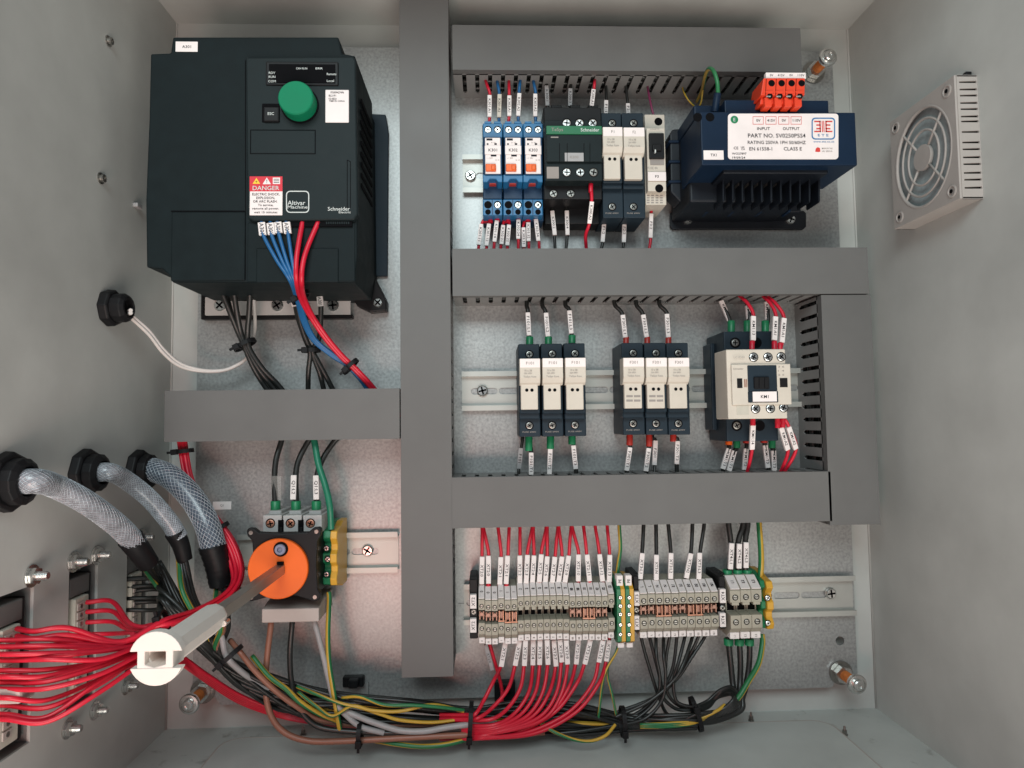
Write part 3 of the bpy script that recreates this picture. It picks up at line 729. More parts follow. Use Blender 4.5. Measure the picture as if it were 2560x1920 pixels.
# label
b = MB(); b.prism(rrect(1820, 284, 2096, 398, 8, 98.5), (0, .6, 0), M['label']); o = b.build('rating_label', t)
c_ = P(1836, 299, 98.7); g = MB(); g.cyl(c_, c_ - UY * .1, 3.0, M['fgreen'], n=20); gg = g.build('earth_symbol', o); ptxt([('E', 1836, 299, 9)], 98.8, M['inkw'], gg)
for x_ in (1896, 1928, 1960, 1991):
    g = MB(); g.plate([P(x_ + a, 301 + c, 98.7) for a, c in ((-14, -10), (13, -10), (13, 10), (-14, 10))], [[P(x_ + a, 301 + c, 98.7) for a, c in ((-13, -9), (12, -9), (12, 9), (-13, 9))]], M['inkr']); g.build('voltage_frame', o)
ptxt([('0V', 1896, 301, 7, 11), ('415V', 1928, 301, 7, 21), ('0V', 1960, 301, 7, 11), ('110V', 1992, 301, 7, 21), ('INPUT', 1909, 321.5, 7.5, 34), ('OUTPUT', 1978, 321.5, 7.5, 44), ('PART NO. SV0250P5S4', 1942, 339, 10.5, 152), ('RATING 250VA 1PH 50/60HZ', 1942, 356, 8.5, 153), ('EN 61558-1', 1902, 372, 9, 60), ('CLASS E', 1982, 372, 9, 48), ('CE', 1840, 370, 7, 12), ('UK', 1857, 368, 4.5, 10), ('CA', 1858, 373, 4.5, 10), ('WO27897', 1848, 384, 5.5, 38), ('19/09/24', 1847, 394, 5.5, 34)], 98.6, M['ink'], o)
g = MB(); g.plate(rrect(2029, 294, 2088, 349, 9, 98.7), [rrect(2032, 297, 2085, 346, 7, 98.7)], M['inkb']); lg = g.build('logo_frame', o)
g = MB()
for (xa, ya_, xb, yb_) in ((2036, 302, 2052, 305), (2041, 311, 2052, 314), (2041, 320, 2052, 323), (2036, 327, 2052, 330), (2049, 302, 2052, 330), (2055, 302, 2057, 330), (2059, 302, 2061, 330), (2064, 302, 2081, 305), (2064, 311, 2076, 314), (2064, 320, 2076, 323), (2064, 327, 2081, 330), (2064, 302, 2067, 330)):
    g.pbox(xa, ya_, xb, yb_, 98.8, 98.65, M['inkr'])
g.build('logo_mark', lg)
ptxt([('E T E', 2058, 338, 6.5, 28), ('www.ete.co.uk', 2060, 354, 4.5, 56)], 98.6, M['inkb'], o)
g = MB(); g.plate([P(2038 + a, 374 + c, 98.7) for a, c in ((0, 5), (2, -3), (6, -6), (12, -4), (13, 5), (8, 6))], [], M['inkr']); g.build('red_mark', o)
ptxt([('MADE IN THE', 2068, 371, 4, 28), ('UK 250VA', 2068, 378, 4, 28)], 98.6, M['inkg'], o)
sticker(t, 1759, 376, 1809, 399, 98, 'TX1', 7, tw=16)
# orange red terminals on top
b = MB(); b.pprism([(1909, 195), (2013, 195), (2012, 238), (1902, 238)], 106, 84, M['tred']); b.pprism([(1904, 238), (2008, 238), (2002, 260), (1900, 260)], 102, 84, M['tred']); o = b.build('terminal_row', t, .6, 2)
for k in range(4):
    x_ = 1929 + k * 25
    hole(o, x_, 208, 106, 2.6); hole(o, x_ - 4, 240, 106, 2.2)
    g = MB(); g.pbox(x_ - 14, 226, x_ + 6, 233, 107, 105, M['tred']); g.build('lug', o, .3, 1)
    g = MB(); g.pbox(x_ - 17, 243, x_ + 1, 266, 105, 96, M['tred']); g.build('clamp', o, .4, 1)
    g = MB(); g.pbox(x_ - 13, 238, x_ - 1, 242, 106.6, 105, M['steel']); g.build('clamp_screw', o, .3, 1)
    groove(o, 1916 + k * 25, 197, 1914 + k * 25, 237, 106, 1.2)
b = MB(); b.pbox(1915, 181, 2015, 196, 104, 100, M['label']); s_ = b.build('marking_strip', o, .3, 1)
ptxt([('0V', 1929, 188, 6, 9), ('415V', 1953, 188, 6, 18), ('0V', 1978, 188, 6, 9), ('110V', 2003, 188, 6, 18)], 104, M['ink'], s_)

# ================================================================== big contactor
t = thing('contactor', 'beige and slate contactor tagged KM1 at the right end of the middle row', 'contactor', P(1865, 1100, 0))
N = M['navy']; B = M['beige']
b = MB(); b.pbox(1813, 828, 1942, 1103, 46, 2, N); b.build('body', t, 1, 2)
b = MB(); b.pbox(1779, 858, 1815, 1075, 22, 1, N); b.build('side_clip', t, 1, 2)
b = MB(); b.pbox(1818, 873, 1966, 1047, 72, 44, B); b.build('arc_cover', t, .8, 2)
X0, X1, Z0, Z1 = rect(1843, 873, 1968, 1047, 73)
b = MB(); b.pbox(1830, 910, 1978, 1012, 74, 60, B); b.build('front_cover', t, .7, 2)
b = MB(); b.pbox(1870, 913, 1943, 978, 74.8, 70, N); o = b.build('actuator_window', t, .6, 2)
b = MB(); b.pbox(1886, 942, 1924, 972, 76.5, 74, M['black']); b.build('actuator', o, .5, 1)
for x_ in (1898, 1912): groove(o, x_, 944, x_, 970, 76.5, 1.4)
b = MB(); b.pbox(1871, 978, 1946, 1006, 74.9, 70, N); b.build('tag_holder', t, .4, 1)
sticker(t, 1882, 979, 1942, 1004, 75.6, 'KM1', 8, tw=20)
b = MB(); b.pbox(1843, 946, 1856, 970, 74.3, 73.8, M['black']); b.pbox(1861, 948, 1864, 968, 74.3, 73.8, M['wbrown']); b.pbox(1866, 948, 1868, 968, 74.3, 73.8, M['wbrown']); b.pbox(1950, 945, 1969, 968, 74.3, 73.8, M['black']); b.build('indicator_window', t)
for x_, y_ in ((1884, 893), (1920, 893), (1953, 892), (1889, 1022), (1926, 1021), (1959, 1019)):
    hole(t, x_, y_, 72, 3.9); screw(t, x_, y_, 72.2, 3.2, m='steel', h=.5)
ptxt([('LC1D09', 1848, 893, 5, 28), ('Schneider', 1846, 922, 4.5, 26), ('3 6', 1953, 917, 4, 16), ('1 4', 1953, 927, 4, 16), ('2 5', 1953, 937, 4, 16)], 74, M['inkg'], t)
b = MB(); b.pbox(1842, 1011, 1872, 1037, 72.2, 71.8, M['pcb']); b.build('code_patch', t)
for x_, y_ in ((1838, 857), (1891, 857), (1842, 1064), (1899, 1064)):
    hole(t, x_, y_, 46, 4.6)
for x_, y_ in ((1842, 1064), (1838, 857)): screw(t, x_, y_, 46.3, 3, m='dsteel', h=.3)

# ================================================================== loose white sticker on the plate
b = MB(); b.pbox(532, 1254, 578, 1274, .6, .05, M['label']); o = b.build('white_sticker'); tag(o, 'small white sticker on the bare plate, left of the isolator', 'sticker')
letters([('Q1', P(555, 1264, .7), 2.0, UX, UZ)], M['inkg'], o)

# ================================================================== fan filter on the right wall
fa = PX(2392, 187, XR - 15); fb = PX(2400, 500, XR - 15); ff = PX(2229, 303, XR - 15)
z1, z0 = fa.z, fb.z; yn, yf_ = fa.y, ff.y; H = z1 - z0; xi = XR - 17
t = thing('vent_fan', 'square beige grey fan filter with round grille mounted on the right wall', 'fan filter', (XR, (yn + yf_) / 2, z0))
cy, cz = (yn + yf_) / 2, (z0 + z1) / 2; Wd = abs(yf_ - yn); RR = min(Wd, H) * .43; EY, EZ = Wd / 2, H / 2
Fp = M['fanp']
def ring(r, k=40, x=xi): return [(x, cy + r * math.cos(2 * math.pi * q / k) * EY / (min(EY, EZ)), cz + r * math.sin(2 * math.pi * q / k) * EZ / min(EY, EZ)) for q in range(k)]
b = MB(); b.plate([(xi, yn, z0), (xi, yf_, z0), (xi, yf_, z1), (xi, yn, z1)], [ring(RR)], Fp, (1.6, 0, 0)); b.build('face_plate', t, .4, 1)
b = MB(); b.box(xi + 1.6, XR - .1, yf_ - 1.5, yf_, z0, z1, Fp); b.box(xi + 1.6, XR - .1, yn, yf_, z1 - 1.5, z1, Fp); b.box(xi + 1.6, XR - .1, yn, yf_, z0, z0 + 1.5, Fp)
b.build('housing', t, .3, 1)
b = MB(); zs = [.03, .10, .17, .24, .33, .40, .47, .60, .67, .74, .81, .88, .95]
h_ = []
for q in (.055, .115, .165, .225, .275, .335, .375, .46, .545, .6, .665, .72, .79, .845, .91):
    zz = z1 - H * q - 1; h_.append([(xi + 3.5, yn, zz), (XR - .8, yn, zz), (XR - .8, yn, zz + 1.7 ), (xi + 3.5, yn, zz + 1.2)])
b.plate([(xi + 1.6, yn, z0), (XR - .1, yn, z0), (XR - .1, yn, z1), (xi + 1.6, yn, z1)], h_, Fp, (0, 1.2, 0)); b.build('slotted_side', t)
b = MB(); b.box(xi + 2.5, XR - .3, yn + 2, yn + 3.5, z0 + 2, z1 - 2, M['recess']); b.build('dark_inner_frame', t)
b = MB(); b.box(xi + 5, xi + 6, yn + 3, yf_ - 2, z0 + 2, z1 - 2, M['filt']); b.build('filter_mat', t)
for r in (RR * .98, RR * .76, RR * .54):
    b = MB(); b.tube([(xi + 1, p[1], p[2]) for p in ring(r)], .95 if r < RR * .9 else 1.5, Fp, 6, close=True); b.build('grille_ring', t)
b = MB(); b.cyl((xi + 2.5, cy, cz), (xi - .2, cy, cz), RR * .30, Fp, n=28); b.build('hub', t, .3, 1)
for k in range(4):
    a = math.radians(45 + 90 * k); sc_y, sc_z = EY / min(EY, EZ), EZ / min(EY, EZ)
    b = MB(); b.tube([(xi + 1, cy + r * math.cos(a) * sc_y, cz + r * math.sin(a) * sc_z) for r in (RR * .28, RR * .6, RR * .98)], 1.0, Fp, 6); b.build('spoke', t)
    p = Vector((xi, cy + (EY - 8) * (1 if math.cos(a) > 0 else -1), cz + (EZ - 8) * (1 if math.sin(a) > 0 else -1)))
    b = MB(); b.lathe(p + UX * .5, (-1, 0, 0), [(4.6, 0), (4.6, 1), (3.6, 1.2), (3.2, .2), (0, .2)], Fp, 20); o = b.build('screw_boss', t)
    b = MB(); b.cyl(p - UX * .5, p - UX * .9, 1.5, M['recess'], n=12); b.build('screw_hole', o)
b = MB(); b.box(XR - 5, XR - .5, yn + 4, yn + 8, z1, z1 + 5, M['black']); b.build('cable_clip', t, .5, 1)

# ================================================================== left wall: screws, nuts, glands, connectors
for px, py, r, w in ((270, 103, 2.7, 'near its top'), (251, 446, 2.9, 'beside the drive')):
    p = yx(px, py); t = thing('wall_screw', 'small dark steel screw in the left wall ' + w, 'screw', p, 'screws in the left wall')
    b = MB(); b.lathe(p, (1, 0, 0), [(r * 1.5, 0), (r * 1.5, .8), (r, 1), (r, 3.2), (r * .6, 3.6), (r * .6, 2.6), (0, 2.6)], M['dsteel'], 14); b.build('head', t)
p = yx(338, 515); t = thing('wall_clip', 'little pale plastic clip on the left wall beside the drive', 'clip', p); b = MB(); b.box(p.x, p.x + 4, p.y - 4, p.y + 4, p.z - 1.8, p.z + 1.8, M['wgrey']); b.build('body', t, .8, 2)
for px, py, w in ((78, 1440, 'above the nearest connector'), (182, 1405, 'above the middle connector, left one'), (240, 1388, 'above the middle connector, right one'), (352, 1343, 'above the farthest connector')):
    stud_on(yx(px, py), (1, 0, 0), 'zinc plated nut and washer on the left wall ' + w, 4.2, 10.5, 'nuts on the left wall')
for px, py, w in ((168, 1822, 'lowest'), (236, 1776, 'middle'), (314, 1715, 'highest')):
    stud_on(yx(px, py), (1, 0, 0), w + ' of the three zinc nuts on the left wall below the red wires', 3.9, 9.5, 'lower nuts on the left wall')
def gland(px, py, R1, label, L=13):
    p = yx(px, py); t = thing('cable_gland', label, 'cable gland', p, 'black cable glands in the left wall')
    b = MB(); b.lathe(p, (1, 0, 0), [(R1, 0), (R1 * 1.02, 1), (R1 * 1.0, 6), (R1 * .9, 7)], M['black'], 8); b.build('lock_nut', t, .8, 2)
    b = MB(); b.lathe(p + UX * 6.8, (1, 0, 0), [(R1 * .78, 0), (R1 * .78, L * .45), (R1 * .62, L * .6), (R1 * .5, L * .62), (R1 * .48, L * .3)], M['black'], 14); b.build('sealing_cap', t, .5, 2)
    return p
gp = gland(268, 770, 14, 'black cable gland with two white wires, left wall under the drive', 16)
g1 = gland(8, 1205, 18, 'nearest black cable gland on the left wall, cut by the frame edge')
g2 = gland(206, 1182, 17, 'second black cable gland on the left wall, with a clear braided hose')
g3 = gland(340, 1178, 17.5, 'farthest black cable gland on the left wall, with the thick blue grey hose')

for k, (ya, yb) in enumerate(cut):
    w = ('middle', 'nearest', 'farthest')[k]; zm = (ZC0 + ZC1) / 2
    t = thing('wall_connector', w + ' multipole connector set in the cut-out of the left wall', 'connector', (XL - 2, (ya + yb) / 2, ZC0), 'multipole connectors in the left wall')
    b = MB(); b.box(XL - 16, XL - 14, ya - 12, yb + 12, ZC0 - 12, ZC1 + 12, M['pvc']); b.build('back_shell', t)
    for (u0, u1, z0_, z1_) in ((ya - 3, ya, ZC0 - 3, ZC1 + 3), (yb, yb + 3, ZC0 - 3, ZC1 + 3), (ya, yb, ZC0 - 3, ZC0), (ya, yb, ZC1, ZC1 + 3)):
        b = MB(); b.box(XL - 14, XL - 2.1, u0, u1, z0_, z1_, M['pvcside']); b.build('frame', t)
    b = MB(); b.box(XL - 14, XL + 1.5, ya + 5, ya + (yb - ya) * .62, ZC0 + 8, ZC1 - 20, M['pcb']); o = b.build('contact_insert', t, .6, 1)
    for j in range(10):
        zz = ZC1 - 26 - j * (ZC1 - ZC0 - 38) / 9.5
        b = MB(); b.box(XL + 1.3, XL + 2.4, ya + 7, ya + 14, zz - 2.4, zz + 2.4, M['cover']); b.cyl((XL + 2.4, ya + 10.5, zz), (XL + 2.8, ya + 10.5, zz), 1.5, M['dsteel'], n=8); b.build('clamp', o)
    b = MB(); b.box(XL - 14, XL - 1, ya + 3, yb - 8, ZC1 - 19, ZC1 - 6, M['pvc']); b.box(XL - 14, XL - 3, ya + (yb - ya) * .72, yb - 3, ZC0 + 4, ZC1 - 6, M['black']); b.build('locking_lever', t, .8, 2)

# ================================================================== isolator
t = thing('isolator', 'black flanged isolator switch with an orange disc, lower left', 'isolator switch', P(708, 1555, 0))
b = MB(); b.pbox(640, 1335, 792, 1490, 62, 2, M['black']); b.build('mechanism', t, 1, 2)
b = MB(); b.pprism([(616, 1327), (621, 1320), (634, 1321), (646, 1331), (710, 1334), (770, 1331), (783, 1320), (797, 1318), (803, 1324), (801, 1338), (793, 1352), (790, 1410), (793, 1472), (800, 1484), (799, 1498), (790, 1504), (776, 1501), (740, 1490), (710, 1484), (680, 1490), (640, 1501), (625, 1504), (617, 1498), (622, 1480), (632, 1466), (633, 1400), (630, 1352), (618, 1340)], 68, 62, M['black']); o = b.build('flange', t, .8, 2)
for x_, y_ in ((627, 1332), (791, 1329), (787, 1493), (628, 1494)):
    p = P(x_, y_, 68.3); b = MB(); b.cyl(p, p - UY * .2, 1.6, M['dsteel'], n=10); b.build('corner_hole', o)
for m_ in range(3):
    b = MB(); x_ = 657 + m_ * 50; b.pbox(x_, 1288, x_ + 47, 1332, 50, 6, M['iso']); o = b.build('terminal_housing', t, .6, 2)
    b = MB(); b.pbox(x_ + 15, 1277, x_ + 46, 1290, 42, 8, M['iso']); b.build('wire_entry', o, .6, 1)
    hole(o, x_ + 19, 1308, 50, 3.9); screw(o, x_ + 19, 1309, 50.2, 3.2, m='copper', h=.5)
    if m_ < 2:
        b = MB(); b.pbox(x_ + 38, 1300, x_ + 52, 1330, 50.4, 49, M['recess']); b.pbox(x_ + 42, 1318, x_ + 48, 1332, 51, 49, M['black']); b.build('link_slot', o)
b = MB(); b.pbox(654, 1522, 797, 1556, 58, 20, M['cover']); b.pprism([(654, 1522), (797, 1522), (790, 1490), (648, 1490)], 58, 20, M['cover']) if False else None
X0, X1, Z0, Z1 = rect(654, 1522, 797, 1556, 58); zt = P(720, 1494, 40).z
b = MB(); b.prism([(X0, -58, Z0), (X0, -58, Z1), (X0, -44, Z1 + 3), (X0, -30, Z1 + 4), (X0, -12, Z1 + 4), (X0, -12, Z0)], (X1 - X0, 0, 0), M['cover']); b.build('terminal_shroud', t, .8, 2)
c = P(698, 1420, 68); b = MB(); b.lathe(c + UY * .2, (0, -1, 0), [(23.0, 0), (23.0, 3.2), (22.4, 3.8), (0, 3.9)], M['orange'], 64); b.build('disc', t)
p = P(702, 1373, 72); b = MB(); b.lathe(p + UY * .4, (0, -1, 0), [(5.6, 0), (5.6, .8), (4.6, 1)], M['recess'], 24); b.build('lock_recess', t)
b = MB(); b.lathe(p, (0, -1, 0), [(4.1, 0), (4.1, 2.4), (3.6, 3), (2.1, 3), (2.1, .8), (0, .8)], mat('lilac_grey_plastic', (.25, .24, .33), .4), 24); b.build('lock_barrel', t)
b = MB(); b.pbox(692, 1405, 708, 1412, 73.5, 71, M['recess']); b.build('index_slot', t)
# long square shaft standing straight out of the disc, and its white end
sc_ = Vector((P(700, 1418, 72).x, 0, P(700, 1424, 72).z)); D1 = 196; D2 = 258
t = thing('handle_shaft', 'long square steel shaft with a white plastic end, pointing out from the isolator', 'shaft', (sc_.x, -72, sc_.z))
hs_ = 3.6; b = MB(); b.box(sc_.x - hs_, sc_.x + hs_, -72, -D1 - 4, sc_.z - hs_, sc_.z + hs_, M['shaft']); b.build('rod', t, .4, 2)
b = MB(); e = Vector((sc_.x, -D1, sc_.z)); b.lathe(e, (0, -1, 0), [(7.4, -2), (7.9, 0), (8.1, 8), (8.2, D2 - D1), (5.6, D2 - D1 + .1), (5.2, D2 - D1 - 16), (0, D2 - D1 - 16)], M['white'], 10); o = b.build('collar', t, .5, 2)
for q_ in (12, 24, 36):
    b = MB(); b.box(sc_.x - 6.5, sc_.x - 3, -D1 - q_ - 2, -D1 - q_ + 2, sc_.z - 9, sc_.z - 7, M['white']); b.build('rib', o, .4, 1)
b = MB(); b.cyl(e + Vector((7, 3, -3)), e + Vector((7, -3, -3)), 1.8, M['steel'], n=10); b.build('grub_screw', t)
E2 = Vector((sc_.x, -D2, sc_.z)); RD = 12.9
def chord(z0_, z1_, up):
    out = []
    for k in range(17):
        a = math.radians((0 if up else 180) + k * 180 / 16); x_, z_ = RD * math.cos(a), RD * math.sin(a)
        if (up and z_ < z0_) or (not up and z_ > z0_): continue
        out.append((x_, z_))
    w = math.sqrt(RD * RD - z0_ * z0_); s_ = 1 if up else -1
    return [(w * s_, z0_)] + out + [(-w * s_, z0_)]
b = MB(); b.prism([(sc_.x + x_, -D2, sc_.z + z_) for x_, z_ in chord(3.4, 0, True)], (0, -5, 0), M['white']); b.build('upper_wing', t, .4, 2)
b = MB(); b.prism([(sc_.x + x_, -D2, sc_.z + z_) for x_, z_ in chord(-4.6, 0, False)], (0, -5, 0), M['white']); b.build('lower_wing', t, .4, 2)
b = MB(); b.plate([(sc_.x - 9, -D2 - 4.6, sc_.z - 5), (sc_.x + 8, -D2 - 4.6, sc_.z - 5), (sc_.x + 8, -D2 - 4.6, sc_.z + 4), (sc_.x - 9, -D2 - 4.6, sc_.z + 4)], [[(sc_.x - 5.5, -D2 - 4.6, sc_.z - 3), (sc_.x - 1, -D2 - 4.6, sc_.z - 6 + 1.6), (sc_.x + 4.5, -D2 - 4.6, sc_.z - 3), (sc_.x + 4.5, -D2 - 4.6, sc_.z + 3.2), (sc_.x - 5.5, -D2 - 4.6, sc_.z + 3.2)]], M['white'], (0, 12, 0)); b.build('socket', t, .3, 1)

# ================================================================== earth terminal beside the isolator
def pe_block(cx, yt, yb, label, w=13.0, d=44, split=.45, scr=()):
    X0, X1, Z0, Z1 = rect(cx - 10, yt, cx + 10, yb, d); xm = P(cx, (yt + yb) / 2, d).x; h = Z1 - Z0
    t = thing('earth_terminal', label, 'earth terminal', (xm, 0, Z0), 'green and yellow earth terminals')
    def prof(x, k, dd): 
        pts = [(0, 6), (0, 22), (.06, 30), (.10, dd - 2), (.2, dd), (.3, dd - k), (.38, dd - k), (.44, dd), (.56, dd), (.62, dd - k), (.7, dd - k), (.8, dd), (.9, dd - 2), (.94, 30), (1, 22), (1, 6)]
        return [(x, -a, Z0 + z_ * h) for z_, a in pts]
    b = MB(); b.prism(prof(xm - w / 2, 6, d - 3), (w * split, 0, 0), M['peg']); b.build('green_half', t, .5, 1)
    b = MB(); b.prism(prof(xm - w / 2 + w * split, 4, d), (w * (1 - split), 0, 0), M['pey']); b.build('yellow_half', t, .5, 1)
    for sx, sy in scr: hole(t, sx, sy, d - 1, 2.6); screw(t, sx, sy, d - .6, 2.1, m='steel', h=.6)
    return t
pe_block(823, 1312, 1482, 'green and yellow earth terminal clipped beside the orange isolator', 12, 46, .55, ((816, 1371), (819, 1398), (816, 1436)))

# ================================================================== terminal strips
def terminal_proto(X, z0, w, kind, label, cat='terminal block', big=False, grp=None):
    t = thing('terminal_block', label, cat, (X, 0, z0), grp); T_ = M['terminal']
    x0, x1 = X - w / 2 + .12, X + w / 2 - .12; k = 1.12 if big else 1.0
    prof = [(-22 * k, 8), (-22 * k, 33), (-18 * k, 40), (-14 * k, 45), (-5, 45), (-4.6, 33), (5, 33), (5.4, 45), (13.5 * k, 45), (22 * k, 30), (22 * k, 8)]
    b = MB(); b.prism([(x0, -a, z0 + z_) for z_, a in prof], (x1 - x0, 0, 0), T_); b.build('body', t, .25, 1)
    r = min(1.75, w * .27) * (1.15 if big else 1)
    for z_ in (8.6 * k, -9.4 * k):
        b = MB(); p = Vector((X, -45, z0 + z_)); b.cyl(p + UY * .1, p - UY * .12, r * 1.25, M['recess'], n=14)
        b.lathe(p - UY * .1, (0, -1, 0), [(r, 0), (r * .8, .3), (0, .3)], M['dsteel'], 12); b.box(X - r * .7, X + r * .7, -45.6, -45.35, z0 + z_ - .25, z0 + z_ + .25, M['recess']); b.build('screw', t)
    nz, ny = math.sin(math.radians(60)), 0
    # upper marker on the sloping shoulder (from z 14,d 45 to z 21,d 31)
    A = Vector((X, -44.9, z0 + 14.2 * k)); B = Vector((X, -31.5, z0 + 21.4 * k)); ax = (B - A).normalized(); nrm = ax.cross(UX); nrm = nrm if nrm.y < 0 else -nrm
    b = MB(); hw = (w * .44)
    b.hexa([p + UX * s_ * hw + nrm * q_ for p in (A, B) for s_, q_ in ((-1, .1), (1, .1), (1, 1.1), (-1, 1.1))], M['tag']); b.build('upper_marker', t, .2, 1)
    b = MB(); b.box(X - hw, X + hw, -41.2, -34, z0 - 22.6 * k, z0 - 17.9 * k, M['tag']); b.build('lower_marker', t, .3, 1)
    if kind == 'open':
        b = MB(); b.box(X - w * .33, X + w * .33, -45.2, -36, z0 + 3.2, z0 + 5.6, T_); b.box(X - w * .33, X + w * .33, -33.3, -32.8, z0 - 4, z0 + 4, M['recess']); b.build('jumper_channel', t, .2, 1)
    elif kind == 'jumper':
        b = MB()
        for s_ in (-1, 1): b.box(X + s_ * w * .28 - .55, X + s_ * w * .28 + .55, -43, -33, z0 - 3, z0 + 4, M['jumper'])
        b.box(X - w * .45, X + w * .45, -42.5, -41.5, z0 - .2, z0 + 1, M['jumper']); b.build('jumper', t, .2, 1)
        b = MB(); b.cyl((X, -42.5, z0 + 1.8), (X, -44, z0 + 1.8), 1.5, M['jumper'], n=10); b.build('jumper_screw', t, .2, 1)
    elif kind == 'bridge':
        b = MB(); b.box(X - w * .5, X + w * .5, -45.5, -44.6, z0 - 4.4, z0 - 3.2, M['copper'])
        for s_ in (-.3, .3): b.box(X + s_ * w - .5, X + s_ * w + .5, -45.2, -34, z0 - 4.3, z0 + 4.5, M['copper'])
        b.box(X - w * .4, X + w * .4, -42, -41.2, z0 - 3, z0 + 3, M['jumper']); b.build('bridge', t, .15, 1)
    return t
zt0 = P(1366, 1535, 45).z
ordn = ['first', 'second', 'third', 'fourth', 'fifth', 'sixth', 'seventh', 'eighth', 'ninth', 'tenth', 'eleventh', 'twelfth', 'thirteenth', 'fourteenth', 'fifteenth', 'sixteenth', 'seventeenth', 'eighteenth', 'nineteenth', 'twentieth', 'last']
def strip(xa, xb, n, kinds, numbers, where, grp, big=False):
    X0 = P(xa, 1535, 45).x; X1 = P(xb, 1535, 45).x; w = (X1 - X0) / n; protos = {}
    for k in range(n):
        X = X0 + w * (k + .5); kd = kinds[k]
        lab = '%s grey terminal from the left in the %s, marked %s' % (ordn[k], where, numbers[k])
        if kd in protos: t = dup(protos[kd], (X - protos[kd]['o'][0], 0, 0), lab, grp)
        else: t = terminal_proto(X, zt0, w, kd, lab, big=big, grp=grp); protos[kd] = t
        h = bpy.data.objects
        kk = 1.12 if big else 1.0
        A = Vector((X, -38.8, zt0 + 17.9 * kk)); ax = (Vector((0, 13.4, 7.2 * kk))).normalized(); nrm = Vector((0, -ax.z, ax.y))
        mk = [c for c in t.children if c.name.startswith('upper_marker')][0]; lm = [c for c in t.children if c.name.startswith('lower_marker')][0]
        mk['o'] = t['o']; lm['o'] = t['o']
        letters([(numbers[k], A + nrm * 1.25, 2.6, ax, UX * -1, None)], M['ink'], mk)
        t.location.z += ((-1.1 if (n == 21 and k < 6) else .25) + random.uniform(-.22, .22)) * S
        letters([(numbers[k], (X, -41.35, zt0 - 20.5 * kk), 1.7, UZ, UX * -1, None)], M['inkg'], lm)
STR = []
strip(1196, 1537, 21, ['jumper'] * 3 + ['bridge'] * 3 + ['open'] * 8 + ['jumper'] * 2 + ['bridge'] * 2 + ['jumper'] * 2 + ['open'], ['0', '0', '0', '1', '1', '1', '2', '3', '4', '5', '6', '7', '8', '9', '10', '10', '11', '11', '12', '12', '13'], 'long strip', 'terminals of the long strip')
strip(1600, 1797, 10, ['jumper', 'jumper', 'bridge', 'bridge', 'jumper', 'jumper', 'bridge', 'bridge', 'jumper', 'jumper'], ['L', 'L', 'N', 'N', 'L1', 'L1', 'L2', 'L2', 'N1', 'N1'], 'ten-way strip', 'terminals of the ten-way strip')
strip(1826, 1906, 3, ['open'] * 3, ['L1', 'L2', 'L3'], 'three-way strip', 'terminals of the three-way strip', True)
# two green and yellow earth terminals at the end of the long strip
for k, (xc) in enumerate((1552, 1574)):
    X = P(xc, 1535, 45).x; w = 7.0; t = thing('earth_terminal', ('left', 'right')[k] + ' of the two striped earth terminals at the end of the long strip', 'earth terminal', (X, 0, zt0), 'striped earth terminals')
    for s_, mm, nm in ((-1, 'peg', 'green_half'), (1, 'pey', 'yellow_half')):
        b = MB(); xa_ = X + (-w / 2 + .1 if s_ < 0 else 0); b.prism([(xa_, -a, zt0 + z_) for z_, a in ((-26, 8), (-26, 40), (-23, 47), (19, 47), (25, 38), (25, 8))], (w / 2 - .1, 0, 0), M[mm]); b.build(nm, t, .25, 1)
    for y_ in (1494, 1515, 1536, 1562, 1586): hole(t, xc - 1, y_ - (k * .3), 47, 1.9); screw(t, xc - 1, y_, 47.1, 1.5, m='steel', h=.5)
    b = MB(); b.box(X - 2.6, X + 2.6, -44, -36, zt0 + 21, zt0 + 29.5, M['tag']); o = b.build('upper_marker', t, .3, 1); letters([('PE', (X, -44.2, zt0 + 25), 2.4, UZ, UX * -1)], M['ink'], o)
    b = MB(); b.box(X - 2.6, X + 2.6, -43, -36, zt0 - 29.5, zt0 - 25.5, M['tag']); b.build('lower_marker', t, .3, 1)
# black end brackets with their tags
for k, (xa_, xb_, yt_, yb_, tx, lab) in enumerate(((1174, 1194, 1440, 1597, 'XT2', 'black end bracket with two XT2 tags at the left end of the long strip'), (1585, 1598, 1432, 1580, 'XT3', 'black end bracket with two tags between the earth terminals and the ten-way strip'), (1799, 1814, 1432, 1572, 'XT4', 'black end bracket with two tags between the ten-way and three-way strips'))):
    t = thing('end_bracket', lab, 'end bracket', P((xa_ + xb_) / 2, yb_, 0), 'black end brackets')
    b = MB(); b.pbox(xa_, yt_ + 8, xb_, yb_, 40, 6, M['black']); b.pbox(xa_ + 2, yt_, xb_ - 2, yt_ + 24, 30, 6, M['black']); b.build('body', t, .6, 1)
    for y0_, y1_ in ((1487, 1522), (1547, 1582)):
        y0_ -= k * 7; y1_ -= k * 7; xa2, xb2 = (xa_ + 1, xb_ - 3) if k == 0 else (xa_ + 1, xb_ + 1)
        b = MB(); b.pbox(xa2, y0_, xb2, y1_, 44, 39, M['tag']); o = b.build('tag_holder', t, .3, 1)
        letters([(tx, P((xa2 + xb2) / 2, (y0_ + y1_) / 2, 44.2), 2.6, UZ, -UX, 7)], M['ink'], o)
    screw(t, (xa_ + xb_) / 2, 1530 - k * 5, 40, 2.2, m='dsteel', h=.5)
pe_block(1921, 1440, 1590, 'green and yellow earth terminal at the right end of the three-way strip', 9.5, 44, .42, ((1919, 1495), (1920, 1558)))

# ================================================================== WIRES
def fromto(name, where, m, r, pts, **k): return wire(name, where, m, r, pts, **k)
